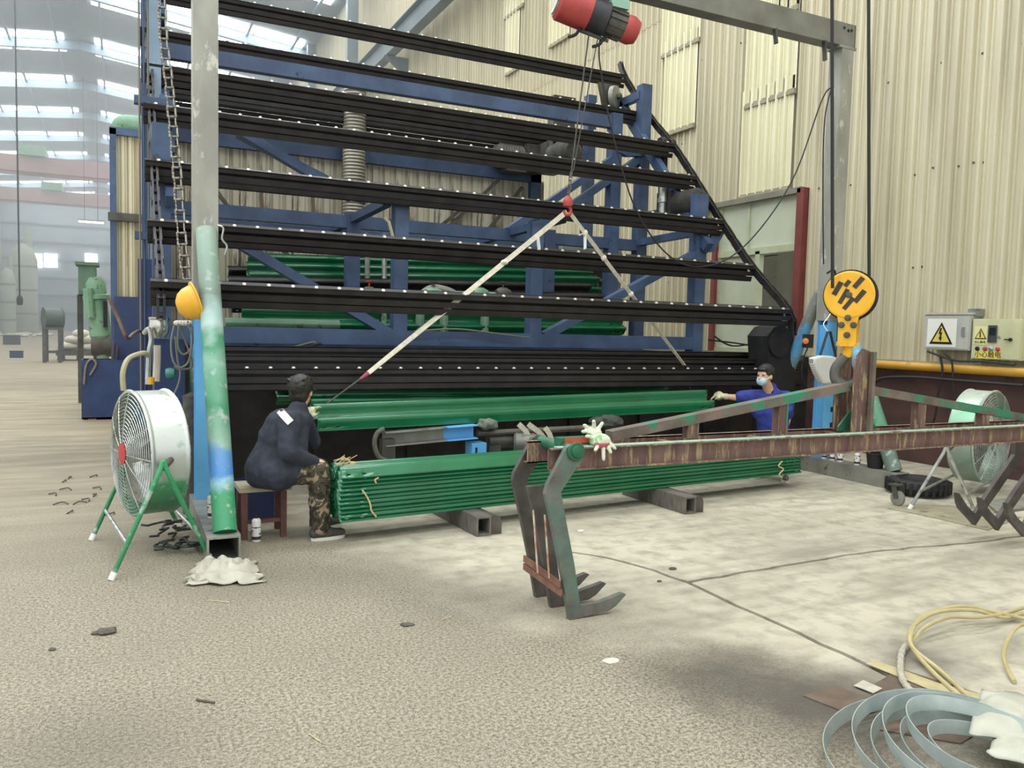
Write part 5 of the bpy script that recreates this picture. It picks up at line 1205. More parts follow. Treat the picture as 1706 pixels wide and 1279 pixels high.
# ---- far left equipment
BV = PZ(165,699).y; p0, p1 = PV(136,697,BV), PV(232,600,BV); p0.z = .02
t = thing('waste_bin', 'navy blue steel waste bin on dunnage left of the line', 'bin', ((p0.x+p1.x)/2, BV, 0))
mb = MB(); mb.hollow(((p0.x+p1.x)/2, BV+.31, p0.z), ((p0.x+p1.x)/2, BV+.31, p1.z), p1.x-p0.x, .62, .02, (0,1,0)); mb.bmm((p0.x, BV, p0.z), (p1.x, BV+.62, p0.z+.02)); part('body', mb, mat('navy_bin','#23365f','#2e4470',4,.5,c='#3d3a3c',cth=.62), t, 0)
for x_ in (p0.x+.15, p1.x-.15):
    mb = MB(); mb.bmm((x_-.06, BV, 0), (x_+.06, BV+.6, p0.z)); part('skid', mb, WOOD, t, 0)
mb = MB(); mb.tube(catmull([PV(140,640,BV-.03), PV(143,610,BV-.03), PV(152,598,BV-.03), PV(160,606,BV-.03), PV(150,625,BV-.03)], 5), .018, 6); part('rope_loop', mb, mat('brown_rope','#7a6e5c','#8f826d',20,.9), t)
for i, (x, y0, y1) in enumerate(((190,570,612),(196,575,620))):
    mb = MB(); mb.tube([PV(x,y0,BV+.3), PV(x-4,y1,BV+.3)], .012, 6); solo('scrap_rod', mb, mat('rust_rod','#6a4a3d',None,rough=.8), ['left rusty rod standing in the navy bin', 'right rusty rod standing in the navy bin'][i], 'rod', 'rods in the bin')
gv = 17.5; c0, c1 = PV(157,462,gv), PV(168,562,gv)
t = thing('cyclone_separator', 'pale green cyclone column with flanged pipe standing left of the line', 'machine', (c1.x, gv, 0))
d = (c0-c1).normalized(); mb = MB(); Lc = (c0-c1).length; mb.lathe([(0,-.55),(.08,-.5),(.1,-.45),(.17,0),(.19,.03),(.19,Lc*.3),(.18,Lc*.62),(.24,Lc*.64),(.24,Lc*.7),(.19,Lc*.72),(.19,Lc*.9),(.13,Lc*1.0),(.0,Lc*1.02)], c1, d, 20); part('column', mb, MGREEN, t)
mb = MB(); mb.bmm(c1+Vector((.05,-.22,.2)), c1+Vector((.12,-.1,.7))); part('sight_slot', mb, BLACK2, t, 0)
a, b = PV(131,490,gv), PV(160,443,gv); mb = MB(); mb.bmm((a.x, gv-.1, a.z), (b.x, gv+.5, b.z)); mb.bmm((a.x-.05, gv-.15, b.z), (b.x+.05, gv+.55, b.z+.06)); part('hopper', mb, mat('dusty_green','#55705f','#668270',4,.6), t, 0)
mb = MB(); mb.tube([PV(146,480,gv-.2), PV(150,530,gv-.2)], .09, 10); part('side_pipe', mb, MGREEN, t)
for x_ in (134, 160):
    p = PV(x_, 540, gv+.3); mb = MB(); mb.bmm((p.x-.05, gv+.25, 0), (p.x+.05, gv+.35, PV(x_,490,gv).z)); part('support', mb, DSTEEL, t, 0)
p = PV(176,575,gv); mb = MB(); mb.lathe([(0,-.25),(.2,-.25),(.22,-.2),(.22,.2),(.2,.25),(0,.25)], p, X, 16); part('blower', mb, DSTEEL, t)
rc_ = PZ(88,603); s_ = PV(88,530,rc_.y)
t = thing('cable_reel', 'dark steel drum on a tall stand out on the hall floor', 'reel', rc_)
c = PV(88,530,rc_.y); r_ = (PV(88,512,rc_.y).z-c.z); hw = PV(104,530,rc_.y).x-c.x
mb = MB(); mb.lathe([(0,-hw),(r_,-hw),(r_,-hw*.9),(r_*.93,-hw*.88),(r_*.93,hw*.88),(r_,hw*.9),(r_,hw),(0,hw)], c, (.95,.3,0), 20); part('drum', mb, mat('drum_dark_green','#3f4f48','#4c5d55',4,.5), t)
for dx in (-hw*.8, hw*.8):
    for dy in (-.5, .5): mb = MB(); mb.bmm((c.x+dx-.06, rc_.y+dy-.06, 0), (c.x+dx+.06, rc_.y+dy+.06, c.z-r_*.8)); part('leg', mb, DSTEEL, t, 0)
mb = MB(); mb.bmm((c.x-hw, rc_.y-.6, c.z-r_*1.05), (c.x+hw, rc_.y+.6, c.z-r_*.85)); part('frame', mb, DSTEEL, t, 0); mb = MB(); mb.bmm((c.x-hw, rc_.y-.55, .35), (c.x+hw, rc_.y-.5, .45)); part('frame', mb, DSTEEL, t, 0)
SACK = mat('woven_white_sack','#c9c4b3','#dad6c7',12,.9,bump=.3)
base = PZ(133,600)
t = thing('low_pallet', 'dark low pallet under the heap of white sacks', 'pallet', base)
mb = MB(); mb.bmm((base.x-.8, base.y-.4, .2), (base.x+.8, base.y+.8, .4)); part('deck', mb, DSTEEL, t, 0)
for k in range(3): mb = MB(); mb.bmm((base.x-.75+k*.65, base.y-.4, 0), (base.x-.55+k*.65, base.y+.8, .2)); part('skid', mb, DSTEEL, t, 0)
for i, (dx, dz, w_) in enumerate(((-.4,.55,.5),(.35,.52,.5),(-.1,.82,.55),(.35,.85,.4),(.05,1.05,.4))):
    mb = MB(); mb.ball((base.x+dx, base.y+.1, dz), .5, 14, 8, (w_*1.6, .8, .36)); solo('white_sack', mb, SACK, ['left bottom white sack on the low pallet', 'right bottom white sack on the low pallet', 'middle white sack of the heap by the reel', 'right upper white sack of the heap by the reel', 'topmost white sack of the heap by the reel'][i], 'sack', 'white sacks heaped by the reel')
for i, (x, y, hw_, hp_, lab, m) in enumerate(((19,574,14,16,'long dark crate far out on the left floor', mat('dark_crate','#3c4248',None,rough=.7)), (27,596,11,12,'small navy box lying on the far left floor', mat('navy_box','#2b3560','#35406d',4,.5)))):
    p = PZ(x, y); w_ = PV(x+hw_, y, p.y).x-p.x; h_ = PV(x, y-hp_, p.y).z
    t = thing('storage_crate', lab, 'box', p); mb = MB(); mb.bmm((p.x-w_, p.y, 0), (p.x+w_, p.y+w_*1.2, h_*.85)); part('body', mb, m, t, 0); mb = MB(); mb.bmm((p.x-w_*1.03, p.y-.02, h_*.85), (p.x+w_*1.03, p.y+w_*1.2+.02, h_)); part('lid', mb, m, t, 0)
mb = MB(); p = PZ(14,560)
for k in range(26): q = p+Vector((rnd.uniform(-3,3), rnd.uniform(-3,6), 0)); mb.ball(q+Z*.1, rnd.uniform(.15,.5), 6, 4, (1.4,1,.5))
solo('scrap_heap', mb, SACK, 'pale scattered scrap heap at the far left of the floor', 'scrap', None, 'stuff')
for i, (px, v_, rpx, top_) in enumerate(((40,95,24,398),(14,84,13,440))):
    c = PV(px, 545, v_); r_ = PV(px+rpx, 545, v_).x-c.x; zt = PV(px, top_, v_).z
    t = thing('storage_tank', ['big pale storage tank in the haze at the far left', 'smaller hazy tank at the left edge of the hall'][i], 'tank', (c.x, v_, 0), 'hazy tanks')
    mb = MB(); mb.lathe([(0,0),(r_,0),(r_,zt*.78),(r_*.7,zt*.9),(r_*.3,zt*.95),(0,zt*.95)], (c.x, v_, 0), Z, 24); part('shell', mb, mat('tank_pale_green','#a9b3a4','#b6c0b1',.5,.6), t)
    mb = MB(); mb.lathe([(0,zt*.75),(r_*.32,zt*.75),(r_*.32,zt*1.12),(0,zt*1.12)], (c.x+r_*.35, v_, 0), Z, 16); part('vent_stack', mb, MATS['tank_pale_green'], t)
    for k in range(3): mb = MB(); mb.lathe([(r_*1.01,0),(r_*1.03,.1),(r_*1.01,.2)], (c.x, v_, zt*(.2+.25*k)), Z, 24); part('band', mb, STEEL, t)
p = PV(152,371,62); t = thing('tube_lamp', 'glowing white tube lamp hanging far back in the hall', 'lamp', p); mb = MB(); mb.bmm((p.x-.75,62,p.z),(p.x+.75,62.15,p.z+.1)); part('tube', mb, emit('tube_glow',(1,1,1,1),6.0), t, 0)
mb = MB(); mb.bmm((p.x-.8,61.98,p.z+.1),(p.x+.8,62.17,p.z+.2)); 
part('housing', mb, STEEL, t, 0); 
mb = MB(); mb.tube([(p.x-.4,62.05,p.z+.2),(p.x-.4,62.05,17.74)], .02, 5); mb.tube([(p.x+.4,62.05,p.z+.2),(p.x+.4,62.05,17.74)], .02, 5); part('suspension', mb, CABLE, t)
a = PV(33,508,38); mb = MB(); mb.tube([a, (a.x, 38, 17)], .035, 6); mb.lathe([(0,0),(.1,.0),(.12,.25),(.05,.4),(0,.4)], a, Z, 8); solo('pendant_control', mb, CABLE, 'thin pendant control cable hanging at the far left', 'cable')
# ---- cans, sheet and hooks round the left leg
CANW = mat('can_white_label','#e3e2dd','#efeeea',9,.35); CANB = mat('can_dark_print','#2e2c2c','#4a4744',30,.4)
def can(label, p, h=.2, cap=BLACK2, print_m=CANB):
    t = thing('spray_can', label, 'spray can', p, 'spray paint cans'); p = Vector(p); r = h*.165
    mb = MB(); mb.lathe([(0,0),(r*.95,0),(r,.006),(r,h*.78),(r*.97,h*.79),(r*.6,h*.86),(r*.55,h*.865),(0,h*.865)], p, Z, 18); cb2 = part('can', mb, CANW, t)
    mb = MB(); mb.lathe([(r*1.012,h*.08),(r*1.012,h*.2)], p, Z, 18)
    mb.lathe([(r*1.012,h*.52),(r*1.012,h*.55)], p, Z, 18)
    for k in range(7): a = 2*pi*k/7; mb.box(p+Vector((cos(a)*r, sin(a)*r, h*(.3+.12*(k % 3)))), (r*.35, r*.35, h*.05))
    part('print', mb, print_m, cb2, kind='stuff')
    mb = MB(); mb.lathe([(r*.5,h*.865),(r*.52,h*.96),(r*.3,h),(0,h)], p, Z, 14); part('cap', mb, cap, t); return t
can('white spray can standing on the floor right of the left gantry base', PZ(427,901), .205)
can('white spray can standing on the left gantry base tube', Vector((GL-.02, PZ(354,862,.186).y, .186)), .2, mat('green_cap','#3d6b4c',None,rough=.5))
for i, px in enumerate((1372, 1386, 1399, 1428)):
    p = PU(px, 771, GR-.04); can(['leftmost of the white spray cans on the right gantry base', 'second white spray can from the left on the right gantry base', 'third white spray can from the left on the right gantry base', 'white spray can standing apart on the right gantry base'][i], (p.x, p.y, .186), .2)
t = thing('black_bucket', 'small black bucket on the right gantry base', 'bucket', Vector((GR, PU(1458,775,GR).y, .186))); c = WLOC[t.name]
mb = MB(); mb.lathe([(0,0),(.08,0),(.1,.16),(.108,.16),(.108,.175),(.095,.175),(.078,.01),(0,.01)], c, Z, 18); part('pail', mb, BLACK2, t)
mb = MB(); mb.tube(catmull([c+Vector((-.1,0,.17)), c+Vector((-.08,.03,.24)), c+Vector((.08,.03,.24)), c+Vector((.1,0,.17))], 5), .005, 6); part('handle', mb, STEEL, t)
mb = MB(); crumple(mb, ((303,978),(440,972),(425,940),(335,935)), .006, .085, 22, 2.0, .06); o = solo('plastic_sheet', mb, mat('dirty_white_plastic','#a39f8f','#b9b5a5',6,.45), 'crumpled dirty white plastic sheet lying before the left gantry leg', 'sheet')
md = o.modifiers.new('t','SOLIDIFY'); md.thickness = .003
HOOK = mat('hook_black_green','#1d211f','#2b3a31',18,.5)
for k in range(18):
    a = PZ(rnd.uniform(262,335), rnd.uniform(888,922)); an = rnd.uniform(0, 2*pi); d = Vector((cos(an), sin(an), 0)); s_ = Vector((-d.y, d.x, 0)); z = Z*(.012+rnd.random()*.09)
    mb = MB(); mb.tube(catmull([a+z-d*.12+s_*.03, a+z-d*.09-s_*.02, a+z-d*.05+s_*.0, a+z+d*.06+Z*.01, a+z+d*.1+s_*.03, a+z+d*.07+s_*.06], 5), .0085, 6)
    solo('steel_hook', mb, HOOK if k else mat('purple_hook','#4b3f4c',None,rough=.5), 'black steel hook in the tangle under the left fan' if k else 'purplish steel hook lying in the tangle of black hooks', 'hook', 'steel hooks heaped under the left fan')
# ---- trestle, roller and rags behind the green stack
tvv = 6.95; t = thing('channel_trestle', 'grey steel channel trestle with light blue end behind the green stack', 'trestle', PV(720,790,tvv)); t.location.z = 0; WLOC[t.name] = Vector(t.location)
a, b = PV(640,731,tvv), PV(742,722,tvv); c = PV(792,718,tvv)
mb = MB(); mb.channel(a, b, .12, .13, .01, side=1); part('channel', mb, STEEL, t, 0); mb = MB(); mb.channel(b, c, .122, .132, .01, side=1); part('blue_end', mb, LBLUE, t, 0)
l0 = PV(793,736,tvv+.02); mb = MB(); mb.bmm((l0.x-.075, tvv-.06, 0), (l0.x+.075, tvv+.1, l0.z)); lg = part('leg', mb, LBLUE, t, 0)
mb = MB(); 
for k in range(2): mb.bmm((l0.x-.04, tvv-.064, l0.z-.1-k*.09), (l0.x-.02, tvv-.06, l0.z-.04-k*.09))
part('slot', mb, BLACK2, lg, 0)
mb = MB(); mb.bmm((a.x-.03, tvv-.05, 0), (a.x+.09, tvv+.05, a.z)); part('leg', mb, DSTEEL, t, 0)
mb = MB(); mb.tube(catmull([PV(652,770,tvv-.12), PV(632,762,tvv-.12), PV(624,740,tvv-.12), PV(628,722,tvv-.12), PV(640,714,tvv-.12)], 6), .022, 8); solo('rubber_belt', mb, mat('belt_grey','#55524a','#66635a',12,.8), 'grey rubber belt loop hung on the left end of the trestle', 'belt')
t = thing('roller_shaft', 'dark greasy roller shaft with a motor behind the spreader', 'machine', PV(880,790,7.0)); t.location.z = 0; WLOC[t.name] = Vector(t.location)
mb = MB(); mb.tube([PV(795,722,7.0), PV(990,712,7.0)], .03, 10); part('shaft', mb, mat('greasy_shaft','#55504a','#68635b',10,.5,.3), t)
mb = MB(); mb.tube([PV(812,735,7.05), PV(905,731,7.05)], .07, 14); part('sleeve', mb, DSTEEL, t)
c = PV(873,738,6.9); mb = MB(); mb.lathe([(0,-.1),(.08,-.1),(.1,-.08),(.1,.1),(.07,.14),(0,.14)], c, (.9,-.4,0), 18); part('motor', mb, mat('motor_grey','#66665f','#7b7b73',12,.5,.3), t)
for x_ in (820, 895): p = PV(x_, 740, 7.05); mb = MB(); mb.bmm((p.x-.06, 6.98, 0), (p.x+.06, 7.12, p.z)); part('stand', mb, DSTEEL, t, 0)
for i, pts in enumerate((((864,706),(878,722),(885,755)), ((880,706),(900,722),(915,742)), ((908,712),(915,722),(920,735)))):
    mb = MB(); ribbon(mb, catmull([PV(x, y, 6.86) for x, y in pts], 5), .05, 1); solo('cloth_strap', mb, ROPE, ['left cream strap hanging over the roller shaft', 'middle cream strap hanging over the roller shaft', 'short right cream strap by the spreader end'][i], 'strap', 'cream straps over the shaft')
def rag(label, px, py, v_, r_, m, sc, seed, name='rag'):
    c = PV(px, py, v_); mb = MB(); mb.ball(c, r_, 20, 14, sc)
    mb.v = [c+(v-c)*(1+.35*noise.noise((v-c)*16+Vector((seed,0,0)))+.15*noise.noise((v-c)*40)) for v in mb.v]; return solo(name, mb, m, label, 'rag')
rag('greenish grey rag bunched on the light blue trestle end', 812, 706, 6.95, .075, mat('grey_green_rag','#5d6459','#737a6e',20,.95,bump=.4), (1.6,.9,.7), 3)
rag('dark oily cloth heaped behind the gloves', 1012, 702, 7.05, .11, mat('oily_cloth','#3a3d38','#4c4f49',12,.9,bump=.4), (1.8,.9,.6), 8)
# ---- gloves on the spreader
t = thing('work_gloves', 'pair of grubby green and white knit gloves draped over the spreader beam', 'gloves', PV(996,724,SV+.02))
GW = mat('glove_white_green','#c5cdb4','#d9decb',18,.95,c='#7fae72',cth=.56,cscale=12,bump=.3); GP = mat('glove_pink_cuff','#a8525a',None,rough=.9)
c = Vector((PV(1000,716,SV+.03).x, SV+.03, SZ+.03))
mb = MB(); mb.ball(c, .05, 14, 8, (1.4,1,.9))
for (a1, b1) in (((-.02,-.03,.0),(-.06,-.05,-.045)), ((.0,-.03,0),(-.005,-.055,-.1)), ((.02,-.03,0),(.04,-.055,-.06)), ((.04,-.02,0),(.075,-.045,-.04)), ((-.03,0,.02),(-.09,0,.03))): capsule(mb, c+Vector(a1), c+Vector(b1), .014, .012, 8)
blob('glove', mb, GW, t, .007, 2)
mb = MB(); c3 = c+Vector((-.005,-.03,-.02)); capsule(mb, c3-X*.03, c3+X*.03, .022, .022, 10); part('cuff', mb, GP, t)
mb = MB(); c2_ = c+Vector((-.02,.03,.04)); mb.ball(c2_, .04, 14, 8, (1.2,1,.8))
for (a1, b1) in (((-.02,0,.01),(-.085,-.01,.015)), ((-.02,.01,.02),(-.07,0,.05)), ((0,0,.02),(-.02,-.02,.075)), ((.02,0,.02),(.045,-.01,.06))): capsule(mb, c2_+Vector(a1), c2_+Vector(b1), .014, .012, 8)
blob('glove', mb, GW, t, .007, 2)
# ---- bag on the right post
t = thing('tote_bag', 'white striped cloth bag hanging by black straps on the right gantry post', 'bag', PV(1380,640,GV-.25))
def stripe_mat():
    m = bpy.data.materials.new('pinstripe_cloth'); m.use_nodes = True; nt = m.node_tree; N = nt.nodes; L = nt.links; p = N['Principled BSDF']; p.inputs['Roughness'].default_value = .9
    tc = N.new('ShaderNodeTexCoord'); wv = N.new('ShaderNodeTexWave'); wv.inputs['Scale'].default_value = 22; wv.inputs['Distortion'].default_value = .4; L.new(tc.outputs['Object'], wv.inputs['Vector'])
    r = N.new('ShaderNodeValToRGB'); r.color_ramp.elements[0].color = lin('#8f8f8a'); r.color_ramp.elements[1].color = lin('#d5d4cc'); r.color_ramp.elements[1].position = .45; L.new(wv.outputs['Fac'], r.inputs[0]); L.new(r.outputs[0], p.inputs['Base Color']); return m
ol = [(1357,596),(1372,592),(1388,593),(1401,598),(1402,612),(1395,630),(1385,640),(1372,640),(1363,622),(1357,606)]
mb = MB(); mb.prism([PV(x, y, GV-.32) for x, y in ol], (0,.1,0)); o = part('bag', mb, stripe_mat(), t); bv = o.modifiers.new('b','BEVEL'); bv.width = .025; bv.segments = 3
for x0, x1 in ((1365,1379),(1393,1383)):
    mb = MB(); mb.beam(PV(x0,596,GV-.28), PV(x1,552,GV-.2), .006, .035, (0,1,0)); part('strap', mb, mat('black_strap','#24272a',None,rough=.8), t, 0)
mb = MB(); mb.tube(catmull([PV(1379,552,GV-.2), PV(1372,540,GV-.18), PV(1380,528,GV-.15), PV(1388,515,GV-.12)], 5), .006, 6); part('string', mb, WHITE, t)
t = thing('limit_switch', 'small orange and black switch on a bracket at the right gantry post', 'switch', PV(1345,575,GV)-Z*.05)
p = PV(1346,568,GV-.05); mb = MB(); mb.box(p, (.12,.06,.16)); part('box', mb, BLACK2, t, 0); mb = MB(); mb.lathe([(0,0),(.035,0),(.035,.07),(0,.08)], p+Vector((-.07,-.03,.0)), (-.7,-.7,0), 12); part('button', mb, mat('orange_knob','#c8702f',None,rough=.5), t)
mb = MB(); mb.tube(catmull([p+Vector((0,0,-.08)), PV(1338,600,GV), PV(1336,625,GV), PV(1345,645,GV), PV(1352,630,GV)], 5), .008, 6); part('cable', mb, CABLE, t)
# ---- electric boxes on the side wall
def wall_rect(x0, y0, x1, y1, du):
    a, b = PU(x0, y0, WU-du), PU(x1, y1, WU-du); return max(a.y, b.y), min(a.y, b.y), max(a.z, b.z), min(a.z, b.z)
def flat(pts, th=.003): 
    mb = MB(); mb.prism(pts, (-th,0,0)); return mb
def on(du, y, z): return Vector((WU-du, y, z))
SIGNY = mat('sign_yellow','#d8c65a','#e0cf68',6,.45); SIGNK = mat('sign_black','#1b1a17',None,rough=.5); SIGNW = mat('sign_white','#e4e3da',None,rough=.5)
def triangle(par, du, yc, zc, s):
    m1 = flat([on(du, yc+s*.58, zc-s*.5), on(du, yc-s*.58, zc-s*.5), on(du, yc, zc+s*.5)]); part('warning_border', m1, SIGNK, par, 0)
    k = .74; m2 = flat([on(du+.003, yc+s*.58*k, zc-s*.5*k-s*.03), on(du+.003, yc-s*.58*k, zc-s*.5*k-s*.03), on(du+.003, yc, zc+s*.5*k-s*.03)]); part('warning_triangle', m2, SIGNY, par, 0)
    pts = [(.06,.22),(-.10,-.02),(-.01,-.02),(-.07,-.2),(-.13,-.17),(-.02,-.37),(.09,-.2),(.03,-.2),(.10,.05),(.01,.05),(.12,.22)]
    pts = [(.04,.24),(.12,-.05),(.03,-.03),(.07,-.2),(.12,-.19),(.0,-.38),(-.06,-.17),(-.01,-.19),(-.06,.05),(.02,.03),(-.04,.24)]
    m3 = flat([on(du+.006, yc+a*s, zc+b*s) for a, b in pts]); part('bolt_sign', m3, SIGNK, par, 0)
y1, y0, z1, z0 = wall_rect(1541, 524, 1614, 584, .25)
t = thing('electric_cabinet', 'pale grey electrical cabinet with a large warning triangle on the wall', 'electrical box', (WU-.12, (y0+y1)/2, z0))
mb = MB(); mb.bmm((WU-.24, y0, z0), (WU-.03, y1, z1)); part('body', mb, mat('cabinet_pale_grey','#a9aaa0','#b8b9af',4,.5), t, 0)
mb = MB(); mb.bmm((WU-.25, y0+.015, z0+.015), (WU-.24, y1-.015, z1-.015)); dr = part('door', mb, MATS['cabinet_pale_grey'], t, 0)
w_, h_ = y1-y0, z1-z0; mb = flat([on(.2515, y1-w_*.08, z0+h_*.08), on(.2515, y1-w_*.08, z1-h_*.12), on(.2515, y0+w_*.28, z1-h_*.12), on(.2515, y0+w_*.28, z0+h_*.08)]); part('sign_plate', mb, SIGNW, dr, 0)
triangle(t, .256, y1-w_*.4, z0+h_*.47, h_*.62)
mb = MB(); mb.bmm((WU-.27, y0+w_*.1, z0+h_*.4), (WU-.25, y0+w_*.16, z0+h_*.65)); part('handle', mb, GALV, dr, 0)
mb = MB(); mb.bmm((WU-.26, y0-.02, z1), (WU-.02, y1+.02, z1+.02)); part('roof_lip', mb, MATS['cabinet_pale_grey'], t, 0)
mb = MB(); mb.bmm((WU-.2, y0-.05, z1-.02), (WU-.06, y0+.08, z1+.07)); part('cable_gland', mb, STEEL, t, 0)
y1, y0, z1, z0 = wall_rect(1621, 531, 1699, 601, .25)
t = thing('control_box', 'cream control box with buttons, yellow labels and a small warning triangle', 'electrical box', (WU-.12, (y0+y1)/2, z0))
CB = mat('control_box_cream','#b7b68f','#c5c49e',4,.5)
mb = MB(); mb.bmm((WU-.24, y0, z0), (WU-.03, y1, z1)); part('body', mb, CB, t, 0); mb = MB(); mb.bmm((WU-.25, y0+.012, z0+.012), (WU-.24, y1-.012, z1-.012)); dr = part('door', mb, CB, t, 0)
w_, h_ = y1-y0, z1-z0
triangle(t, .253, y1-w_*.19, z0+h_*.63, h_*.27)
def yplate(a0, b0, a1, b1, m, nm, du=.2515): part(nm, flat([on(du, y1-w_*a0, z0+h_*b0), on(du, y1-w_*a0, z0+h_*b1), on(du, y1-w_*a1, z0+h_*b1), on(du, y1-w_*a1, z0+h_*b0)]), m, dr, 0)
yplate(.05,.36,.32,.82,mat('sign_pale','#d6d29a',None,rough=.5),'small_sign'); yplate(.1,.02,.62,.2,SIGNY,'yellow_label'); yplate(.35,.42,.53,.84,mat('meter_dark','#3a3c39','#4a4c48',20,.35),'display_panel',.262); yplate(.38,.6,.5,.78,mat('meter_glass','#22282c',None,rough=.15),'display_glass',.266)
for k, (a0, m) in enumerate(((.14,SIGNK),(.3,RED),(.42,GALV),(.56,RED))):
    mb = MB(); mb.lathe([(0,.03),(.017,.03),(.019,.02),(.026,.015),(.026,0)], on(.25, y1-w_*a0, z0+h_*.26), (-1,0,0), 14); part('push_button', mb, m, dr)
mb = MB(); mb.lathe([(0,.02),(.02,.02),(.02,0)], on(.25, y0+w_*.2, z0+h_*.5), (-1,0,0), 12); mb.bmm((WU-.285, y0+w_*.17, z0+h_*.485), (WU-.265, y0+w_*.3, z0+h_*.515)); part('key_handle', mb, BLACK2, dr)
mb = MB(); mb.lathe([(0,.015),(.014,.015),(.02,0)], on(.25, y0+w_*.43, z0+h_*.56), (-1,0,0), 12); part('lock', mb, GALV, dr)
def text(body, y, z, size, m, par, du):
    cu = bpy.data.curves.new('lettering', 'FONT'); cu.body = body; cu.size = size; cu.align_x = 'CENTER'; cu.align_y = 'CENTER'; cu.extrude = .001
    o = bpy.data.objects.new('lettering', cu); COL.objects.link(o); o.matrix_world = Matrix.Translation(on(du, y, z)) @ Matrix(((0,0,-1),(-1,0,0),(0,1,0))).to_4x4()
    dg = bpy.context.evaluated_depsgraph_get(); me = bpy.data.meshes.new_from_object(o.evaluated_get(dg)); mw = o.matrix_world.copy(); bpy.data.objects.remove(o, do_unlink=True)
    if len(me.vertices) == 0: return
    me.transform(mw); me.transform(Matrix.Translation(-WLOC[par.name])); me.materials.clear(); me.materials.append(m); o = link('lettering', me, par); WLOC[o.name] = WLOC[par.name]; return o
text('小心触电', y1-w_*.36, z0+h_*.11, h_*.17, SIGNK, dr, .256)
text('当心触电', y1-w_*.185, z0+h_*.42, h_*.075, SIGNK, dr, .256)
# pipe and cables under the boxes
a, b = PU(1440,605,WU-.2), PU(1706,621,WU-.2); zz = (a.z+b.z)/2
t = thing('yellow_pipe', 'yellow gas pipe running along the foot of the side wall', 'pipe', (WU-.2, 6, zz-.06)); mb = MB(); mb.tube([(WU-.2, a.y, zz), (WU-.2, 1.0, zz)], .055, 14); part('pipe', mb, mat('yellow_pipe_paint','#b98a2e','#cf9e3e',2.5,.5,c='#7d6f52',cth=.66), t)
for y in (7.6, 6.0, 4.2, 2.4): mb = MB(); mb.bmm((WU-.16, y, zz-.09), (WU+.02, y+.05, zz-.055)); part('bracket', mb, DSTEEL, t, 0)
hose_pts = [(((1455,640),(1470,630),(1520,628),(1600,634),(1706,642)), .02, 'black hose running below the yellow pipe'), (((1573,588),(1585,600),(1588,630),(1592,665)), .012, 'cable dropping from the electrical cabinet'), (((1566,592),(1570,620),(1562,660),(1556,700),(1535,740)), .014, 'thick cable hanging down beside the right fan'), (((1545,585),(1590,600),(1640,602),(1690,608)), .014, 'black cables bunched under the two boxes')]
for pts, r_, lab in hose_pts:
    mb = MB(); mb.tube(catmull([PU(x, y, WU-.3) for x, y in pts], 6), r_, 7); solo('wall_cable', mb, CABLE, lab, 'cable', 'cables under the boxes')
# tyre, plates and scraps by the right fan
c = PZ(1562,838)+Vector((.25,.42,.09)); t = thing('worn_tyre', 'worn black tyre lying flat beneath the right fan', 'tyre', (c.x, c.y, 0)); mb = MB(); prof = [(.24+.08*cos(k*2*pi/12), .08*sin(k*2*pi/12)) for k in range(13)]; mb.lathe(prof, c, Z, 32); part('tyre', mb, BLACK2, t)
mb = MB()
for k in range(28): a_ = 2*pi*k/28; mb.box(c+Vector((cos(a_)*.317, sin(a_)*.317, 0)), (.02,.03,.12), Matrix.Rotation(a_, 3, 'Z'))
part('tread', mb, BLACK2, t, 0, kind='stuff')
def sheet_px(name, label, px, th, m, cat, z=0.0):
    mb = MB(); mb.prism([PZ(x, y)+Z*(z+.001) for x, y in px], (0,0,th)); return solo(name, mb, m, label, cat, smooth=0)
PLATE = mat('floor_plate','#8d8670','#9f9880',5,.7,c='#5f5a4b',cth=.6); CARD = mat('brown_cardboard','#5b4d43','#6d5d51',8,.85,bump=.15)
sheet_px('steel_plate', 'thin tan plate lying under the right fan legs', ((1478,847),(1530,840),(1640,846),(1700,862),(1645,884),(1560,864)), .006, PLATE, 'plate')
sheet_px('plywood_offcut', 'grey board offcut lying right of the tan plate', ((1640,838),(1706,832),(1706,850),(1660,856)), .02, mat('grey_board','#77766c','#89887d',8,.8), 'board', .008)
rag('crumpled grey plastic heaped near the right frame edge', 1690, 838, 5.3, .09, mat('grey_plastic','#8a8d84','#a2a59b',9,.5), (1.6,1.2,.6), 12)
# ---- corner heap : strapping hoops, hose, cardboard, rags
sheet_px('cardboard_sheet', 'brown cardboard strip lying left of the strapping hoops', ((1338,1160),(1392,1143),(1478,1180),(1428,1196)), .005, CARD, 'cardboard')
sheet_px('cardboard_sheet', 'wide brown cardboard sheet under the hose loop', ((1440,1150),(1500,1115),(1706,1180),(1706,1215),(1580,1205),(1475,1172)), .004, CARD, 'cardboard')
sheet_px('cardboard_sheet', 'lower brown cardboard sheet behind the strapping hoops', ((1455,1215),(1500,1190),(1640,1215),(1600,1240)), .004, CARD, 'cardboard')
sheet_px('torn_label', 'pale torn paper label on the brown cardboard', ((1422,1145),(1438,1136),(1470,1150),(1455,1158)), .002, mat('torn_paper','#a8a294','#b9b3a5',18,.9), 'paper', .008)
sheet_px('tape_strip', 'long yellowed tape strip across the cardboard', ((1442,1108),(1462,1104),(1560,1140),(1690,1175),(1690,1184),(1545,1150)), .003, mat('yellow_tape','#a59a72','#b8ad84',12,.6), 'tape', .007)
HOOP = mat('strapping_steel','#a9b6b4','#c3cecb',7,.35,.45)
cen = PZ(1610,1300)
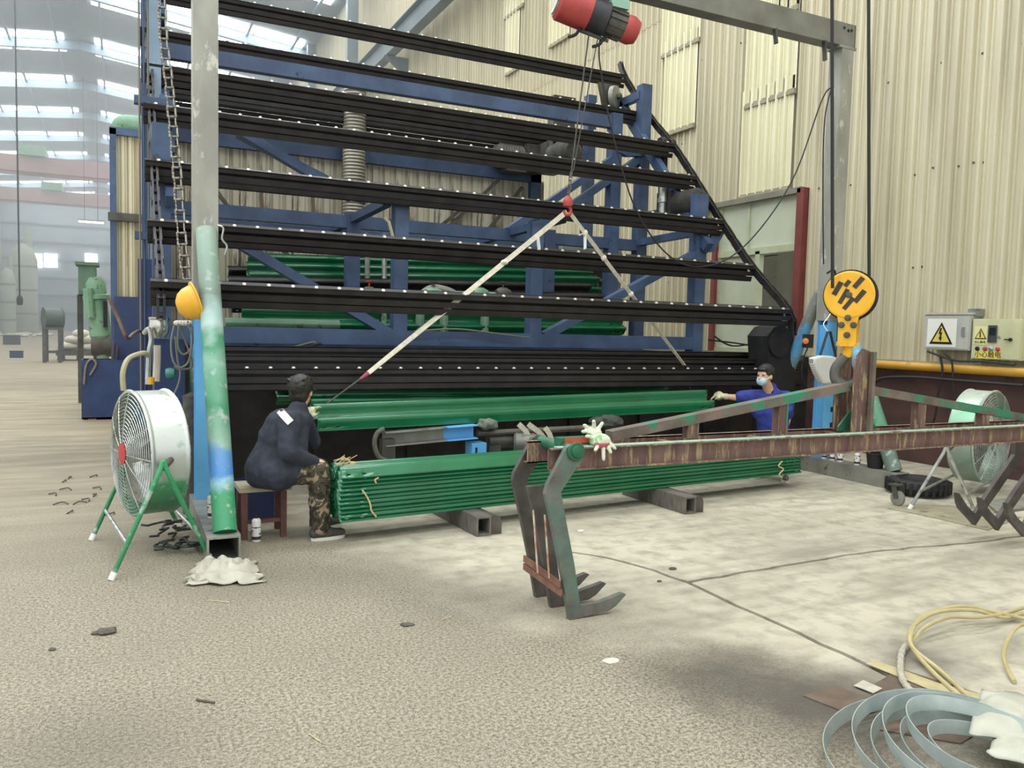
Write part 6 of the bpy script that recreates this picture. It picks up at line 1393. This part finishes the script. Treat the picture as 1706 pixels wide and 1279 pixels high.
def hoop(label, c, rx, ry, rot, z0, h, tilt=0.0, sag=0.0, g='steel strapping hoops'):
    mb = MB(); n = 64; o = len(mb.v)
    for k in range(n):
        a = 2*pi*k/n; p = Vector((rx*cos(a)*cos(rot)-ry*sin(a)*sin(rot), rx*cos(a)*sin(rot)+ry*sin(a)*cos(rot), 0)); zz = z0+tilt*(p.y)+sag*sin(2*a)+.0; nrm = p.normalized()*.0016
        mb.v += [c+p+nrm+Z*zz, c+p-nrm+Z*zz, c+p-nrm*1.0+Z*(zz+h)+p*.03, c+p+nrm+Z*(zz+h)+p*.03]
    for k in range(n):
        for j in range(4): a, b = o+k*4+j, o+k*4+(j+1) % 4; c2, d2 = o+((k+1) % n)*4+(j+1) % 4, o+((k+1) % n)*4+j; mb.f.append([a, b, c2, d2]); mb.m.append(0)
    solo('strapping_hoop', mb, HOOP, label, 'hoop', g)
q = PZ(1368,1279); rad = (cen-q).length
for i, (s_, z0, tl, ox, oy) in enumerate(((1.0,.004,.0,0,0),(.86,.05,.03,.03,-.01),(.78,.02,.02,.05,-.03),(.68,.09,.05,.02,-.04),(.6,.03,.02,.08,-.03),(.52,.11,.05,.06,-.02),(.44,.05,.02,.09,-.05))):
    hoop('%s galvanised strapping hoop in the coil at the lower right corner' % ['outermost', 'second', 'third', 'fourth', 'fifth', 'sixth', 'innermost'][i], cen+Vector((ox, oy, 0)), rad*s_, rad*s_*.92, .3+i*.2, z0+.02, .055, tl, .012)
mb = MB(); crumple(mb, ((1612,1265),(1706,1300),(1740,1215),(1632,1192)), .12, .03, 16, 5.0, .05); o = solo('white_tarp', mb, mat('white_tarp','#a9a99a','#bdbdae',6,.5), 'stiff white tarp scrap lying over the strapping hoops', 'tarp'); md = o.modifiers.new('t','SOLIDIFY'); md.thickness = .003
mb = MB(); crumple(mb, ((1640,1300),(1740,1330),(1760,1290),(1655,1266)), .1, .03, 12, 9.0, .03); o = solo('white_tarp', mb, MATS['white_tarp'], 'second white tarp scrap at the bottom right corner', 'tarp'); md = o.modifiers.new('t','SOLIDIFY'); md.thickness = .003
HOSE = mat('cream_hose','#a89a6f','#bbae83',5,.5)
def hose_path(label, pts, r_=.011, g='cream hoses in the corner'):
    mb = MB(); mb.tube(catmull([PZ(x, y, z) for x, y, z in pts], 8), r_, 8); solo('cream_hose', mb, HOSE, label, 'hose', g)
hose_path('outer cream hose loop in the right foreground', [(1640,1185,.02),(1570,1120,.02),(1522,1080,.05),(1518,1055,.08),(1540,1025,.1),(1600,1010,.1),(1660,1020,.06),(1706,1030,.03),(1760,1040,.02)])
hose_path('middle cream hose loop in the right foreground', [(1628,1182,.02),(1560,1125,.02),(1518,1075,.05),(1520,1045,.09),(1560,1020,.1),(1620,1016,.09),(1670,1028,.04),(1706,1022,.03),(1760,1018,.02)])
hose_path('inner cream hose loop in the right foreground', [(1706,1012,.03),(1670,1022,.05),(1630,1028,.08),(1580,1028,.09),(1540,1045,.07),(1524,1062,.05),(1516,1070,.04)])
hose_path('short cream hose bend at the right frame edge', [(1760,1055,.05),(1706,1040,.06),(1682,1060,.06),(1672,1090,.04),(1680,1118,.02),(1690,1135,.015)])
ROPEK = mat('frayed_rope','#a19a8a','#b8b2a3',40,.95,bump=.5,bscale=150)
mb = MB(); mb.tube(catmull([PZ(x, y, .02) for x, y in ((1516,1068),(1503,1085),(1500,1105),(1502,1128),(1515,1148),(1530,1160),(1545,1172),(1560,1182))], 8), [.013+.005*abs(sin(k*.9)) for k in range(57)], 8); solo('frayed_rope', mb, ROPEK, 'frayed grey rope tied round the cream hoses', 'rope')
rag('white rag bunched at the right frame edge', 1698, 1088, 2.95, .08, mat('clean_white_rag','#d5d5d2','#e4e4e1',14,.9,bump=.3), (1.1,.9,1.1), 21)
mb = MB(); p = PZ(1700,1200)
for k in range(14): mb.tube([p+Vector((rnd.uniform(-.02,.03), rnd.uniform(-.02,.02), .005)), p+Vector((rnd.uniform(-.03,.05), rnd.uniform(0,.08), rnd.uniform(.02,.12)))], .003, 4)
solo('string_bundle', mb, WHITE, 'white string fringe at the right frame edge', 'string', None, 'stuff')
# ---- litter on the floor
DIRT = mat('dirt_clod','#4a463e','#625d52',30,.95)
def clod(label, px, py, r_, m=DIRT, sc=(1.5,1,.5), seed=0, name='dirt_clod', cat='dirt'):
    c = PZ(px, py)+Z*r_*sc[2]*.7; mb = MB(); mb.ball(c, r_, 12, 8, sc); mb.v = [c+(v-c)*(1+.5*noise.noise((v-c)*30+Vector((seed,0,0)))) for v in mb.v]; solo(name, mb, m, label, cat)
clod('dark clod of dirt on the left foreground floor', 176, 1055, .035, seed=1); clod('second dark clod beside the larger one on the left', 160, 1056, .018, seed=5); clod('small dark pebble at the far left of the foreground', 86, 1083, .014, seed=2)
clod('flat dark clod in the middle of the foreground', 678, 1041, .03, sc=(1.4,.8,.25), seed=3); clod('white chip on the pale floor right of the claw', 968, 884, .02, WHITE, (1.5,1,.2), 4, 'paint_chip', 'chip'); clod('pale flake on the floor in the foreground', 1018, 1101, .03, mat('pale_flake','#c9c5b6',None,rough=.8), (1.5,1,.08), 6, 'paint_chip', 'chip')
clod('small black stone near the crack junction', 1120, 948, .018, seed=9); clod('small black stone beside the crack near the claws', 1098, 969, .012, seed=11)
for i, (x0, y0, x1, y1, lab) in enumerate(((327,1165,358,1170,'thin dark stick on the foreground floor'),(348,999,383,1003,'thin pale straw left of the foreground centre'),(515,1222,536,1236,'bent pale straw near the bottom edge'),(735,1032,752,1027,'pale straw beside the dark clod'))):
    mb = MB(); mb.tube([PZ(x0,y0,.006), PZ(x1,y1,.006)], .0045 if i == 0 else .002, 6); solo('stick' if i == 0 else 'straw', mb, mat('stick_brown','#5c5347',None,rough=.9) if i == 0 else STRAW, lab, 'stick' if i == 0 else 'straw')
for i in range(12):
    p = PZ(rnd.uniform(90,180), rnd.uniform(780,860)); a_ = rnd.uniform(0,pi); mb = MB(); mb.tube(catmull([p+Z*.006, p+Vector((cos(a_)*.06, sin(a_)*.06,.02)), p+Vector((cos(a_+.5)*.12, sin(a_+.5)*.12,.006))], 4), .006, 5); solo('wire_scrap', mb, DIRT, 'dark wire scrap strewn on the floor left of the fan', 'scrap', 'wire scraps left of the fan')
